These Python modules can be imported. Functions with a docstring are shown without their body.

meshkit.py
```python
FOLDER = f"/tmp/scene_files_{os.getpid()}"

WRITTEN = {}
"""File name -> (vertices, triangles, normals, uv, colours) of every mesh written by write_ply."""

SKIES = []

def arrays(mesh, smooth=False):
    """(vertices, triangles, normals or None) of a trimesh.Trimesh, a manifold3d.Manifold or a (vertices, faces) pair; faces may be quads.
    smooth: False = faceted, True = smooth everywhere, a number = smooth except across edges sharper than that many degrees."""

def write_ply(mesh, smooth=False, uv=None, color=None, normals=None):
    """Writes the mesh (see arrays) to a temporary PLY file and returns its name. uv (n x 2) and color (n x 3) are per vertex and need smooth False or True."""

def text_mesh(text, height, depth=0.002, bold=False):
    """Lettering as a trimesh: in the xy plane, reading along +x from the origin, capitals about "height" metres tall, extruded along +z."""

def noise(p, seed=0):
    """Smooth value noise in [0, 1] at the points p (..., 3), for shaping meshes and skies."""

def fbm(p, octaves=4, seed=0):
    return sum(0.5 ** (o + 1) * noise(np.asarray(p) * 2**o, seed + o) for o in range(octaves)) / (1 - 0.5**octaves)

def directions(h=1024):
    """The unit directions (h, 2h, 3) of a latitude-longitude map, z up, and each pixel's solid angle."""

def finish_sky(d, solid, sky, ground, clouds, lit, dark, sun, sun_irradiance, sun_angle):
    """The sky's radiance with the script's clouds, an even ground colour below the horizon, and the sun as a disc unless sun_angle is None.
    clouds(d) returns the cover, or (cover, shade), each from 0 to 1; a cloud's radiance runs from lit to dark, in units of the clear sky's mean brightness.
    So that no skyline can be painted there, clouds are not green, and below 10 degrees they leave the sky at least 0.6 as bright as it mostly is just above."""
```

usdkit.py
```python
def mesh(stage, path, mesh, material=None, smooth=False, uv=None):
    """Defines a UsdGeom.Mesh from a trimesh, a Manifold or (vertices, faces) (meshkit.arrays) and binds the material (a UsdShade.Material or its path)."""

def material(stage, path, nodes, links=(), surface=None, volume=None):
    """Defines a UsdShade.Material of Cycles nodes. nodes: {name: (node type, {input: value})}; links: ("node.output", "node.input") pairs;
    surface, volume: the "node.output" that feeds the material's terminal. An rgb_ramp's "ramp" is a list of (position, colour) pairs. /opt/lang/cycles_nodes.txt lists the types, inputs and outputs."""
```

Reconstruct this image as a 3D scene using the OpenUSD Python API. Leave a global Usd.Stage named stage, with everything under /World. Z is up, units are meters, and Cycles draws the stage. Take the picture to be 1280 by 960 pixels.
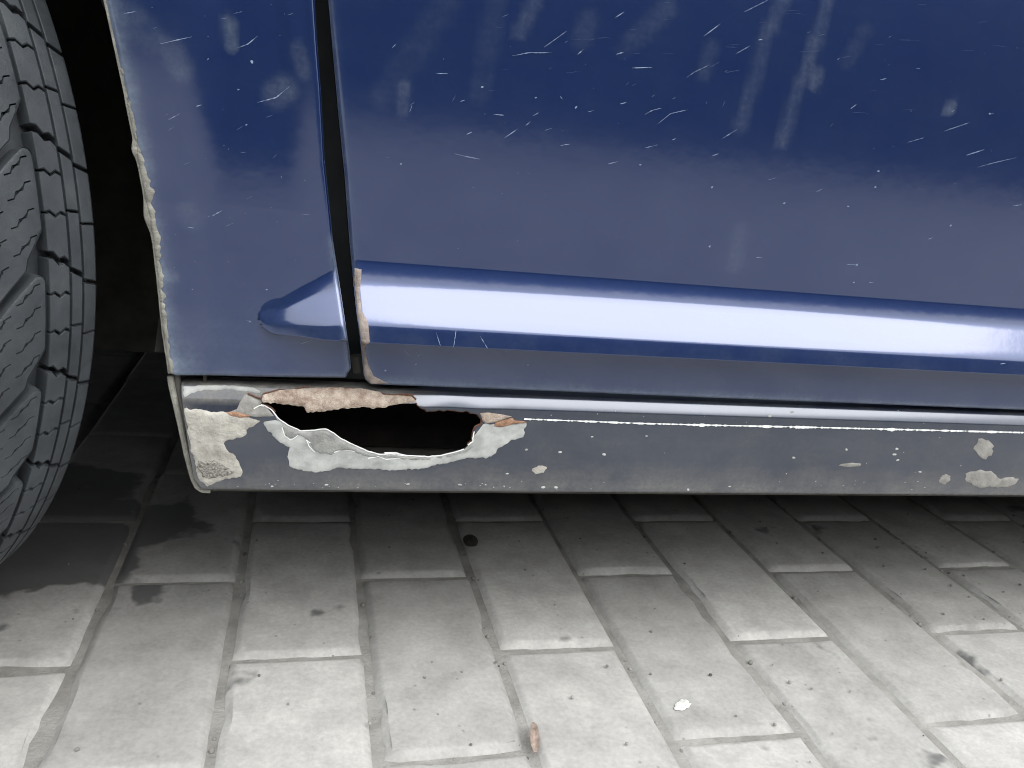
import math, random
import numpy as np
from scipy.spatial import Delaunay
from shapely.geometry import Polygon, LineString
import shapely, trimesh, manifold3d, meshkit, usdkit
from pxr import Usd, UsdGeom, UsdLux, UsdShade, Gf, Sdf, Vt

random.seed(7)
rng = np.random.default_rng(7)
stage = Usd.Stage.CreateInMemory()
UsdGeom.SetStageUpAxis(stage, UsdGeom.Tokens.z)
UsdGeom.SetStageMetersPerUnit(stage, 1.0)
UsdGeom.Xform.Define(stage, '/World')
UsdGeom.Scope.Define(stage, '/World/Looks')

# ------------------------------------------------------------------ camera
FPX, PITCH, ROLL, YAW, CAMH = 1041.5, 0.2854, 0.1128, 0.2551, 0.3795   # lens in photograph pixels (1280 wide), radians, metres
EXPOSURE = 0.65


def camera_axes():
    cy, sy, cp, sp = math.cos(YAW), math.sin(YAW), math.cos(PITCH), math.sin(PITCH)
    fwd = np.array([sy * cp, cy * cp, -sp])
    right = np.array([cy, -sy, 0.0])
    up = np.cross(right, fwd)
    return right * math.cos(ROLL) + up * math.sin(ROLL), -right * math.sin(ROLL) + up * math.cos(ROLL), fwd


CR, CU, CF = camera_axes()
CAM = np.array([0.0, 0.0, CAMH])
cam = UsdGeom.Camera.Define(stage, '/World/camera')
cam.AddTransformOp().Set(Gf.Matrix4d(*[float(v) for v in (*CR, 0, *CU, 0, *(-CF), 0, *CAM, 1)]))
cam.CreateHorizontalApertureAttr(36.0)
cam.CreateVerticalApertureAttr(27.0)
cam.CreateFocalLengthAttr(36.0 * FPX / 1280)
cam.CreateClippingRangeAttr(Gf.Vec2f(0.02, 500))
cam.CreateExposureAttr(EXPOSURE)

# ------------------------------------------------------------------ sky and the soft sun of an overcast day
SUN_EL, SUN_AZ = math.radians(50), math.radians(143)     # azimuth: atan2(x, y) of the direction towards the sun
SKY = usdkit.material(stage, '/World/Looks/sky', {
    'sky': ('sky_texture', {'sky_type': 'single_scattering', 'sun_disc': False, 'sun_elevation': SUN_EL, 'sun_rotation': SUN_AZ}),
    'tc': ('texture_coordinate', {}),
    'n': ('noise_texture', {'scale': 2.2, 'detail': 5, 'roughness': 0.55}),
    'r': ('rgb_ramp', {'ramp': [(0.25, (17.6, 17.8, 17.8)), (0.75, (24.0, 24.4, 24.6))]}),
    's': ('separate_xyz', {}), 'zr': ('map_range', {'from_min': 0.0, 'from_max': 1.0, 'to_min': 0.45, 'to_max': 1.45, 'clamp': True}),
    'g': ('mix_color', {'blend_type': 'multiply', 'fac': 1.0, 'use_clamp': False}),     # an overcast sky is about three times brighter overhead than low down
    'm': ('mix_color', {'fac': 0.9, 'use_clamp': False}),
    'b': ('background_shader', {'strength': 0.1})},
    [('tc.generated', 'n.vector'), ('n.fac', 'r.fac'), ('sky.color', 'm.a'), ('r.color', 'g.a'), ('tc.generated', 's.vector'), ('s.z', 'zr.value'), ('zr.result', 'g.b'), ('g.result', 'm.b'), ('m.result', 'b.color')], surface='b.background')
dome = UsdLux.DomeLight.Define(stage, '/World/sky')
UsdShade.MaterialBindingAPI.Apply(dome.GetPrim()).Bind(SKY)
sun = UsdLux.DistantLight.Define(stage, '/World/sun')
sun.CreateNormalizeAttr(True)
sun.CreateIntensityAttr(0.40)
sun.CreateAngleAttr(44.0)
sun.CreateColorAttr(Gf.Vec3f(1.0, 0.97, 0.93))
to_sun = np.array([math.sin(SUN_AZ) * math.cos(SUN_EL), math.cos(SUN_AZ) * math.cos(SUN_EL), math.sin(SUN_EL)])
_x = np.cross([0, 0, 1.0], to_sun); _x /= np.linalg.norm(_x); _y = np.cross(to_sun, _x)
sun.AddTransformOp().Set(Gf.Matrix4d(*[float(v) for v in (*_x, 0, *_y, 0, *to_sun, 0, 0, 0, 10, 1)]))

# ------------------------------------------------------------------ helpers
used = {}


def numbered(path):
    n = used.get(path, 0)
    used[path] = n + 1
    return path if n == 0 else f'{path}_{n:03d}'


def keys(prim, label=None, category=None, group=None, kind=None):
    for k, v in (('label', label), ('category', category), ('group', group), ('kind', kind)):
        if v:
            prim.SetCustomDataByKey(k, v)
    return prim


def xform(name, parent='/World', loc=None, matrix=None, **kw):
    p = numbered(f'{parent}/{name}')
    x = UsdGeom.Xform.Define(stage, p)
    if matrix is not None:
        x.AddTransformOp().Set(matrix)
    elif loc is not None:
        x.AddTranslateOp().Set(Gf.Vec3d(*map(float, loc)))
    keys(x.GetPrim(), **kw)
    return p


def put(name, v, f, mat, parent='/World', normals=None, prim=None, **kw):
    """one Mesh prim; normals per vertex; prim: {name: float per vertex}"""
    p = numbered(f'{parent}/{name}')
    m = UsdGeom.Mesh.Define(stage, p)
    v = np.asarray(v, np.float32)
    f = np.asarray(f, np.int32)
    m.CreatePointsAttr(Vt.Vec3fArray.FromNumpy(v))
    m.CreateFaceVertexCountsAttr(Vt.IntArray.FromNumpy(np.full(len(f), f.shape[1], np.int32)))
    m.CreateFaceVertexIndicesAttr(Vt.IntArray.FromNumpy(f.ravel()))
    m.CreateSubdivisionSchemeAttr('none')
    if normals is not None:
        m.CreateNormalsAttr(Vt.Vec3fArray.FromNumpy(np.asarray(normals, np.float32)))
        m.SetNormalsInterpolation('vertex')
    for k, a in (prim or {}).items():
        UsdGeom.PrimvarsAPI(m).CreatePrimvar(k, Sdf.ValueTypeNames.FloatArray, 'vertex').Set(Vt.FloatArray.FromNumpy(np.asarray(a, np.float32)))
    UsdShade.MaterialBindingAPI.Apply(m.GetPrim()).Bind(mat)
    keys(m.GetPrim(), **kw)
    return p


def put_tm(name, tm, mat, parent='/World', smooth=30, **kw):
    p = numbered(f'{parent}/{name}')
    keys(usdkit.mesh(stage, p, tm, mat, smooth=smooth).GetPrim(), **kw)
    return p


def smoothstep(a, b, x):
    t = np.clip((np.asarray(x, float) - a) / (b - a), 0, 1)
    return t * t * (3 - 2 * t)


def project(P):
    d = P - CAM
    z = d @ CF
    return np.stack([640 + FPX * (d @ CR) / z, 480 - FPX * (d @ CU) / z], -1)


def trace(px, surface, guess=(0.1, 0.25)):
    """points of a surface's own (x, s) chart that the traced outline follows"""
    px = np.asarray(px, float)
    d = ((px[:, :1] - 640) / FPX) * CR - ((px[:, 1:] - 480) / FPX) * CU + CF
    t = YS / d[:, 1:2]
    g = CAM + d * t
    q = g[:, [0, 2]].copy()
    for _ in range(25):
        e = project(surface(q)) - px
        h = 2e-5
        jx = (project(surface(q + [h, 0])) - project(surface(q - [h, 0]))) / (2 * h)
        js = (project(surface(q + [0, h])) - project(surface(q - [0, h]))) / (2 * h)
        det = jx[:, 0] * js[:, 1] - jx[:, 1] * js[:, 0]
        det = np.where(np.abs(det) < 1e3, np.sign(det + 1e-9) * 1e3, det)
        dx = (e[:, 0] * js[:, 1] - e[:, 1] * js[:, 0]) / det
        ds = (jx[:, 0] * e[:, 1] - jx[:, 1] * e[:, 0]) / det
        q -= np.clip(np.stack([dx, ds], 1), -.02, .02) * .8
    return q


def on_ground(px, z=0.0):
    px = np.atleast_2d(np.asarray(px, float))
    d = ((px[:, :1] - 640) / FPX) * CR - ((px[:, 1:] - 480) / FPX) * CU + CF
    return CAM + d * ((z - CAMH) / d[:, 2:3])


def normals_of(surface, q, h=1.5e-4):
    a = surface(q + [h, 0]) - surface(q - [h, 0])
    b = surface(q + [0, h]) - surface(q - [0, h])
    n = np.cross(a, b)
    return n / np.maximum(np.linalg.norm(n, axis=1, keepdims=True), 1e-12)


def seg_dist(q, line):
    a, b = line[:-1], line[1:]
    ab = b - a
    best = np.full(len(q), 9.0)
    for i in range(len(a)):
        t = np.clip(((q - a[i]) @ ab[i]) / max(ab[i] @ ab[i], 1e-12), 0, 1)
        best = np.minimum(best, np.linalg.norm(q - a[i] - t[:, None] * ab[i], axis=1))
    return best


def resample(line, step):
    ls = LineString(line)
    n = max(2, int(math.ceil(ls.length / step)) + 1)
    return np.array([ls.interpolate(t, normalized=True).coords[0] for t in np.linspace(0, 1, n)])


def divided(line, step):
    """like resample, but keeps every corner"""
    return np.array(shapely.segmentize(LineString(line), step).coords)


def chart_mesh(poly, xs, ss, step, rings=(), aniso=1.0, clear=0.4):
    """Delaunay mesh of a polygon of the chart: rows and columns at xs, ss, exact borders, extra rings just inside them"""
    polys = list(poly.geoms) if poly.geom_type == 'MultiPolygon' else [poly]
    V, F = [], []
    off = 0
    for pg in polys:
        bound = [divided(np.array(r.coords), step)[:-1] for r in (pg.exterior, *pg.interiors)]
        pts = list(bound)
        for b in (bound if len(rings) else []):          # each border point carries its own row of points inwards
            t = np.roll(b, -1, 0) - np.roll(b, 1, 0)
            t /= np.maximum(np.linalg.norm(t, axis=1, keepdims=True), 1e-12)
            nn = np.c_[-t[:, 1], t[:, 0]]
            if not pg.contains(shapely.points(*(b[0] + nn[0] * 1e-5))):
                nn = -nn
            for d in rings:
                cand = b + nn * d
                ok = pg.contains(shapely.points(cand)) & (shapely.distance(shapely.points(cand), pg.boundary) > .9 * d)
                pts.append(cand[ok])
        G = np.stack(np.meshgrid(xs, ss), -1).reshape(-1, 2)
        lim = pg.buffer(-(max(rings) if rings else 0) - clear * step, join_style=2)
        if not lim.is_empty:
            shapely.prepare(lim)
            pts.append(G[shapely.contains_xy(lim, G[:, 0], G[:, 1])])
        P = np.concatenate(pts)
        _, keep = np.unique(np.round(P, 6), axis=0, return_index=True)
        P = P[np.sort(keep)]
        T = Delaunay(P * [1, aniso], qhull_options='QJ').simplices
        c = P[T].mean(1)
        slim = pg.buffer(1e-7)
        shapely.prepare(slim)
        a, b, d_ = P[T[:, 0]], P[T[:, 1]], P[T[:, 2]]
        area = (b[:, 0] - a[:, 0]) * (d_[:, 1] - a[:, 1]) - (b[:, 1] - a[:, 1]) * (d_[:, 0] - a[:, 0])
        ok = shapely.contains_xy(slim, c[:, 0], c[:, 1]) & (np.abs(area) > 1e-12)
        T = np.where(area[:, None] > 0, T, T[:, [0, 2, 1]])[ok]
        V.append(P), F.append(T + off)
        off += len(P)
    return np.concatenate(V), np.concatenate(F)


def border_wall(poly, surface, step, depth):
    """the folded edge of a sheet: a strip from its border straight inwards"""
    Vs, Fs, Ns, o = [], [], [], 0
    polys = list(poly.geoms) if poly.geom_type == 'MultiPolygon' else [poly]
    for pg in polys:
        for r in (pg.exterior, *pg.interiors):
            b = divided(np.array(r.coords), step)
            P = surface(b)
            Q = P + [0, depth, 0]
            n = len(P)
            d = np.gradient(P, axis=0)
            N = np.cross(d, [0, 1.0, 0])
            N /= np.maximum(np.linalg.norm(N, axis=1, keepdims=True), 1e-12)
            i = np.arange(n - 1)
            Vs.append(np.concatenate([P, Q]))
            Fs.append(np.concatenate([np.stack([i, i + n, i + 1], 1), np.stack([i + 1, i + n, i + n + 1], 1)]) + o)
            Ns.append(np.concatenate([N, N]))
            o += 2 * n
    return np.concatenate(Vs), np.concatenate(Fs), np.concatenate(Ns)


def sheet(name, poly, surface, mat, parent, xs, ss, step, rings=(), depth=0.012, aniso=1.0, dust=None, **kw):
    q, f = chart_mesh(poly, xs, ss, step, rings, aniso)
    v, n = surface(q), normals_of(surface, q)
    d = dust(q) if dust else np.zeros(len(q))
    if depth:
        wv, wf, wn = border_wall(poly, surface, step, depth)
        f = np.concatenate([f, wf + len(v)])
        v, n, d = np.concatenate([v, wv]), np.concatenate([n, wn]), np.concatenate([d, np.full(len(wv), .35)])
    return put(name, v, f, mat, parent, n, {'dust': d}, **kw)


def patch(name, poly, surface, mat, parent, step=0.0012, lift=0.00035, rough=0.0, seed=0, **kw):
    """a thin flake, scab or crust lying on a surface, thick in its middle and thin at its border"""
    b = poly.bounds
    xs, ss = np.arange(b[0], b[2], step), np.arange(b[1], b[3], step)
    q, f = chart_mesh(poly, xs, ss, step)
    line = poly.boundary
    d = shapely.distance(shapely.points(q), line)

    def sf(p, lifted=None):
        return surface(p)
    base, nn = surface(q), normals_of(surface, q)
    h = lift * np.minimum(1, 0.25 + d / (step * 1.0))
    if rough:
        h = h + rough * meshkit.fbm(np.c_[q * 260, np.full(len(q), seed)]) * np.minimum(1, d / (step * 1.5))
    v = base + nn * h[:, None]
    tm = trimesh.Trimesh(v, f, process=False)
    return put(name, v, f, mat, parent, tm.vertex_normals, **kw)


def tube(points, radius, sides=7, closed=False):
    P = np.asarray(points, float)
    n = len(P)
    r = np.broadcast_to(np.asarray(radius, float), (n,))
    T = np.gradient(P, axis=0)
    T /= np.linalg.norm(T, axis=1, keepdims=True)
    ref = np.array([0, 1.0, 0.0]) if abs(T[0][1]) < .9 else np.array([1.0, 0, 0])
    A = np.cross(T, ref); A /= np.linalg.norm(A, axis=1, keepdims=True)
    B = np.cross(T, A)
    th = np.linspace(0, 2 * np.pi, sides, endpoint=False)
    V = (P[:, None] + r[:, None, None] * (np.cos(th)[None, :, None] * A[:, None] + np.sin(th)[None, :, None] * B[:, None])).reshape(-1, 3)
    i, j = np.meshgrid(np.arange(n - 1), np.arange(sides), indexing='ij')
    k = (j + 1) % sides
    F = np.concatenate([np.stack([i * sides + j, i * sides + k, (i + 1) * sides + j], -1).reshape(-1, 3), np.stack([i * sides + k, (i + 1) * sides + k, (i + 1) * sides + j], -1).reshape(-1, 3)])
    V = np.concatenate([V, P[:1], P[-1:]])
    c0, c1, jj = n * sides, n * sides + 1, np.arange(sides)
    F = np.concatenate([F, np.stack([np.full(sides, c0), (jj + 1) % sides, jj], 1), np.stack([np.full(sides, c1), (n - 1) * sides + jj, (n - 1) * sides + (jj + 1) % sides], 1)])
    return trimesh.Trimesh(V, F, process=False)


# ------------------------------------------------------------------ materials
L = '/World/Looks/'


def M(name, nodes, links, surface='p.BSDF'):
    return usdkit.material(stage, L + name, nodes, links, surface=surface)


def paint(name, base=(0.0003, 0.0128, 0.070), dustcol=(0.15, 0.185, 0.24), film=0.008, coat=1.0, rough=0.29, crough=0.115):
    """dark blue metallic under clear lacquer; the dust that lies on it comes with the sheet"""
    return M(name, {
        'g': ('geometry', {}), 'a': ('attribute', {'attribute': 'dust'}),
        'n': ('noise_texture', {'scale': 34, 'detail': 6, 'roughness': 0.62}),
        'n2': ('noise_texture', {'scale': 420, 'detail': 3, 'roughness': 0.6}),
        'map': ('mapping', {'mapping_type': 'point', 'scale': (24, 24, 150)}),
        'n3': ('noise_texture', {'scale': 1, 'detail': 5, 'roughness': 0.6}),
        'r': ('map_range', {'from_min': 0.32, 'from_max': 0.72, 'to_min': 0.35, 'to_max': 1.6, 'clamp': True}),
        'r3': ('map_range', {'from_min': 0.4, 'from_max': 0.75, 'to_min': 0.78, 'to_max': 1.22, 'clamp': True}),
        'r2': ('map_range', {'from_min': 0.3, 'from_max': 0.7, 'to_min': 0.75, 'to_max': 1.25, 'clamp': True}),
        'f': ('math', {'math_type': 'add', 'value2': film}),
        'm1': ('math', {'math_type': 'multiply'}), 'm2': ('math', {'math_type': 'multiply'}), 'm3': ('math', {'math_type': 'multiply', 'use_clamp': True}),
        'c': ('principled_bsdf', {'base_color': base, 'metallic': 0.72, 'roughness': rough, 'coat_weight': coat, 'coat_roughness': crough, 'coat_ior': 1.73}),
        'd': ('principled_bsdf', {'base_color': dustcol, 'roughness': 0.85, 'specular_ior_level': 0.2}),
        'no': ('noise_texture', {'scale': 95, 'detail': 2}), 'bo': ('bump', {'strength': 0.09, 'distance': 0.0006}),
        'mix': ('mix_closure', {})},
        [('g.position', 'no.vector'), ('no.fac', 'bo.height'), ('bo.normal', 'c.coat_normal'), ('g.position', 'n.vector'), ('g.position', 'n2.vector'), ('g.position', 'map.vector'), ('map.vector', 'n3.vector'), ('n.fac', 'r.value'), ('n2.fac', 'r2.value'), ('n3.fac', 'r3.value'),
         ('a.fac', 'f.value1'), ('f.value', 'm1.value1'), ('r.result', 'm1.value2'), ('m1.value', 'm2.value1'), ('r2.result', 'm2.value2'),
         ('m2.value', 'm3.value1'), ('r3.result', 'm3.value2'), ('m3.value', 'mix.fac'), ('c.BSDF', 'mix.closure1'), ('d.BSDF', 'mix.closure2')], surface='mix.closure')


def rough_mat(name, lo, hi, scale=60, rough=0.8, bump=0.3, dist=0.0006, detail=6, spec=0.3, scale2=None, mid=None):
    ramp = [(0.28, lo), (0.72, hi)] if mid is None else [(0.28, lo), (0.5, mid), (0.72, hi)]
    return M(name, {
        'g': ('geometry', {}), 'n': ('noise_texture', {'scale': scale, 'detail': detail, 'roughness': 0.62}),
        'nb': ('noise_texture', {'scale': (scale2 or scale * 6), 'detail': 5, 'roughness': 0.65}),
        'r': ('rgb_ramp', {'ramp': ramp}),
        'b': ('bump', {'strength': bump, 'distance': dist}),
        'p': ('principled_bsdf', {'roughness': rough, 'specular_ior_level': spec})},
        [('g.position', 'n.vector'), ('g.position', 'nb.vector'), ('n.fac', 'r.fac'), ('r.color', 'p.base_color'), ('nb.fac', 'b.height'), ('b.normal', 'p.normal')])


MAT = {}
MAT['paint'] = paint('blue_paint')
MAT['sill_paint'] = paint('blue_paint_sill', base=(0.0022, 0.0105, 0.032), dustcol=(0.145, 0.141, 0.132), film=0.07, coat=1.0, crough=0.2)
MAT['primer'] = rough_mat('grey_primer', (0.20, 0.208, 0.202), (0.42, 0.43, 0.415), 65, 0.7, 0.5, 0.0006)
MAT['filler'] = rough_mat('cream_filler', (0.19, 0.18, 0.16), (0.42, 0.405, 0.365), 75, 0.8, 0.7, 0.0012)
MAT['grit'] = rough_mat('dark_grit', (0.04, 0.038, 0.035), (0.42, 0.40, 0.36), 700, 0.9, 1.0, 0.002, scale2=900)
MAT['rust'] = rough_mat('rust_scale', (0.17, 0.11, 0.085), (0.47, 0.405, 0.345), 150, 0.9, 0.9, 0.0018, mid=(0.33, 0.27, 0.222))
MAT['orange_rust'] = rough_mat('orange_rust', (0.12, 0.062, 0.036), (0.40, 0.24, 0.16), 260, 0.9, 0.8, 0.001)
MAT['dark_rust'] = rough_mat('dark_rust', (0.05, 0.025, 0.018), (0.14, 0.07, 0.045), 260, 0.9, 0.8, 0.001)
MAT['metal'] = rough_mat('scuffed_metal', (0.12, 0.117, 0.108), (0.27, 0.262, 0.245), 130, 0.6, 0.6, 0.0008)
MAT['dull_primer'] = rough_mat('dull_primer', (0.15, 0.153, 0.147), (0.30, 0.305, 0.29), 120, 0.8, 0.7, 0.001)
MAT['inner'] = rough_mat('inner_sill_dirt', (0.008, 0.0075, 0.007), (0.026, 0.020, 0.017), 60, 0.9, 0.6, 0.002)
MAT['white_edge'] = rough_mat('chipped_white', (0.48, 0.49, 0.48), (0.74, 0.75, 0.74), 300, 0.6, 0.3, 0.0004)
MAT['grime'] = rough_mat('edge_grime', (0.10, 0.098, 0.085), (0.30, 0.295, 0.26), 120, 0.9, 0.8, 0.0012)
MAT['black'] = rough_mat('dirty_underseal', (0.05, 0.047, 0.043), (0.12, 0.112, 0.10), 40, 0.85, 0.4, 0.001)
MAT['seal'] = rough_mat('rubber_seal', (0.008, 0.010, 0.012), (0.02, 0.022, 0.024), 60, 0.6, 0.2, 0.0005)
MAT['liner'] = rough_mat('wheel_liner', (0.016, 0.016, 0.014), (0.05, 0.048, 0.042), 30, 0.9, 0.4, 0.001)
MAT['rubber'] = M('tyre_rubber', {
    'g': ('geometry', {}), 'n': ('noise_texture', {'scale': 38, 'detail': 9, 'roughness': 0.72}), 'nb': ('noise_texture', {'scale': 900, 'detail': 4}),
    'r': ('rgb_ramp', {'ramp': [(0.25, (0.012, 0.014, 0.017)), (0.55, (0.031, 0.036, 0.041)), (0.8, (0.052, 0.058, 0.062))]}),
    'b': ('bump', {'strength': 0.35, 'distance': 0.0005}), 'p': ('principled_bsdf', {'roughness': 0.62, 'specular_ior_level': 0.45})},
    [('g.position', 'n.vector'), ('g.position', 'nb.vector'), ('n.fac', 'r.fac'), ('r.color', 'p.base_color'), ('nb.fac', 'b.height'), ('b.normal', 'p.normal')])
MAT['rim'] = M('rim_metal', {'p': ('principled_bsdf', {'base_color': (0.42, 0.43, 0.44), 'metallic': 0.9, 'roughness': 0.4})}, [])
MAT['glass'] = M('window_glass', {'f': ('fresnel', {'IOR': 1.5}), 't': ('transparent_bsdf', {'color': (0.55, 0.6, 0.58)}), 'g': ('glossy_bsdf', {'roughness': 0.01}), 'm': ('mix_closure', {})},
                 [('f.fac', 'm.fac'), ('t.BSDF', 'm.closure1'), ('g.BSDF', 'm.closure2')], surface='m.closure')
MAT['scratch'] = M('paint_scratch', {'p': ('principled_bsdf', {'base_color': (0.14, 0.18, 0.26), 'roughness': 0.5})}, [])
MAT['wall'] = rough_mat('dark_wall', (0.009, 0.013, 0.018), (0.024, 0.024, 0.034), .35, 0.9, 0.3, 0.004)

BX, BY0, BHALF = -0.0466, 0.5434, 0.1114          # the paving's long joints, its cross joints and half a stone's length


def paver_material():
    """grey concrete; one tone per stone; an oily wet blot with its own outline beside the tyre, tyre contact shadow painted in with it"""
    s = on_ground([(120, 745), (230, 720), (20, 780)])
    return M('concrete_paver', {
        'g': ('geometry', {}), 'o': ('object_info', {}),
        'n': ('noise_texture', {'scale': 26, 'detail': 7, 'roughness': 0.62}), 'n2': ('noise_texture', {'scale': 260, 'detail': 5, 'roughness': 0.7}),
        'v': ('voronoi_texture', {'scale': 75}),
        'r': ('rgb_ramp', {'ramp': [(0.28, (0.235, 0.230, 0.220)), (0.5, (0.30, 0.295, 0.283)), (0.72, (0.36, 0.355, 0.34))]}),
        'ov': ('map_range', {'from_min': 0, 'from_max': 1, 'to_min': 0.84, 'to_max': 1.12}),
        'ocol': ('mix_color', {'blend_type': 'multiply', 'fac': 1.0}),
        'n2r': ('map_range', {'from_min': 0.3, 'from_max': 0.7, 'to_min': 0.86, 'to_max': 1.12, 'clamp': True}),
        'col2': ('mix_color', {'blend_type': 'multiply', 'fac': 1.0}),
        'vr': ('map_range', {'from_min': 0.04, 'from_max': 0.12, 'to_min': 0.62, 'to_max': 1.0, 'clamp': True}),
        'nv': ('noise_texture', {'scale': 11, 'detail': 2}),
        'nvr': ('map_range', {'from_min': 0.52, 'from_max': 0.62, 'to_min': 1.0, 'to_max': 0.0, 'clamp': True}),
        'vmax': ('math', {'math_type': 'maximum'}),
        'col3': ('mix_color', {'blend_type': 'multiply', 'fac': 1.0}),
        # the wet blot, widened and darkened over the tyre contact shadow
        'mp': ('mapping', {'mapping_type': 'point', 'location': (0.285 / 0.235, -0.735 / 0.19, 0), 'scale': (1 / 0.235, 1 / 0.19, 0)}),
        'nw': ('noise_texture', {'scale': 13, 'detail': 4, 'roughness': 0.55}),
        'nws': ('mix_vector', {'fac': 0.5}),
        'ln': ('gradient_texture', {'gradient_type': 'spherical'}),
        'wa': ('math', {'math_type': 'add'}), 'wn': ('map_range', {'from_min': 0.3, 'from_max': 0.7, 'to_min': -0.28, 'to_max': 0.28}),
        'wm': ('map_range', {'range_type': 'smoothstep', 'from_min': 0.20, 'from_max': 0.30, 'to_min': 0, 'to_max': 1, 'clamp': True}),
        'wc': ('mix_color', {'b': (0.05, 0.053, 0.053)}), 'wf': ('math', {'math_type': 'multiply', 'value2': 0.8}),
        'rg': ('map_range', {'from_min': 0, 'from_max': 1, 'to_min': 0.82, 'to_max': 0.5}),
        'bh': ('math', {'math_type': 'multiply_add', 'value2': 0.6}),
        'b': ('bump', {'strength': 0.2, 'distance': 0.0010}), 'p': ('principled_bsdf', {'specular_ior_level': 0.3})},
        [('g.position', 'n.vector'), ('g.position', 'n2.vector'), ('g.position', 'v.vector'), ('g.position', 'nv.vector'), ('g.position', 'nw.vector'), ('g.position', 'mp.vector'),
         ('n.fac', 'r.fac'), ('o.random', 'ov.value'), ('r.color', 'ocol.a'), ('ov.result', 'ocol.b'), ('ocol.result', 'col2.a'), ('n2.fac', 'n2r.value'), ('n2r.result', 'col2.b'),
         ('v.distance', 'vr.value'), ('nv.fac', 'nvr.value'), ('vr.result', 'vmax.value1'), ('nvr.result', 'vmax.value2'), ('col2.result', 'col3.a'), ('vmax.value', 'col3.b'),
         ('mp.vector', 'ln.vector'), ('ln.fac', 'wa.value1'), ('nw.fac', 'wn.value'), ('wn.result', 'wa.value2'), ('wa.value', 'wm.value'),
         ('wm.result', 'wf.value1'), ('wf.value', 'wc.fac'), ('col3.result', 'wc.a'), ('wc.result', 'p.base_color'), ('wm.result', 'rg.value'), ('rg.result', 'p.roughness'),
         ('n2.fac', 'bh.value1'), ('n.fac', 'bh.value3'), ('bh.value', 'b.height'), ('b.normal', 'p.normal')])


MAT['paver'] = paver_material()
MAT['sand'] = rough_mat('joint_sand', (0.14, 0.136, 0.126), (0.27, 0.264, 0.248), 40, 0.95, 0.7, 0.002, scale2=420)
MAT['far_paving'] = M('far_paving', {
    'g': ('geometry', {}), 'map': ('mapping', {'mapping_type': 'point', 'location': (-BY0, BX, 0), 'rotation': (0, 0, -math.pi / 2)}),
    'br': ('brick_texture', {'offset': 0.5, 'scale': 1, 'brick_width': 2 * BHALF, 'row_height': 0.1, 'mortar_size': 0.004, 'mortar_smooth': 0.3, 'color1': (0.18, 0.18, 0.176), 'color2': (0.25, 0.25, 0.243), 'mortar': (0.11, 0.107, 0.10)}),
    'n': ('noise_texture', {'scale': 6, 'detail': 6}), 'nr': ('map_range', {'from_min': 0.3, 'from_max': 0.7, 'to_min': 0.8, 'to_max': 1.15}),
    'm': ('mix_color', {'blend_type': 'multiply', 'fac': 1.0}), 'p': ('principled_bsdf', {'roughness': 0.85, 'specular_ior_level': 0.3})},
    [('g.position', 'map.vector'), ('map.vector', 'br.vector'), ('g.position', 'n.vector'), ('n.fac', 'nr.value'), ('br.color', 'm.a'), ('nr.result', 'm.b'), ('m.result', 'p.base_color')])

# ------------------------------------------------------------------ the ground: stones near the camera, a sheet with the same bond beyond them
C0, C1, R0, R1 = -11, 17, -5, 11           # columns of stones (by long joint) and rows (in half stones)
GX0, GX1 = BX + .1 * C0, BX + .1 * C1
GY0, GY1 = BY0 + BHALF * R0, BY0 + BHALF * R1
pave = xform('pavement', kind='structure', label='grey concrete paving laid in lengthwise half bond')


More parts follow.
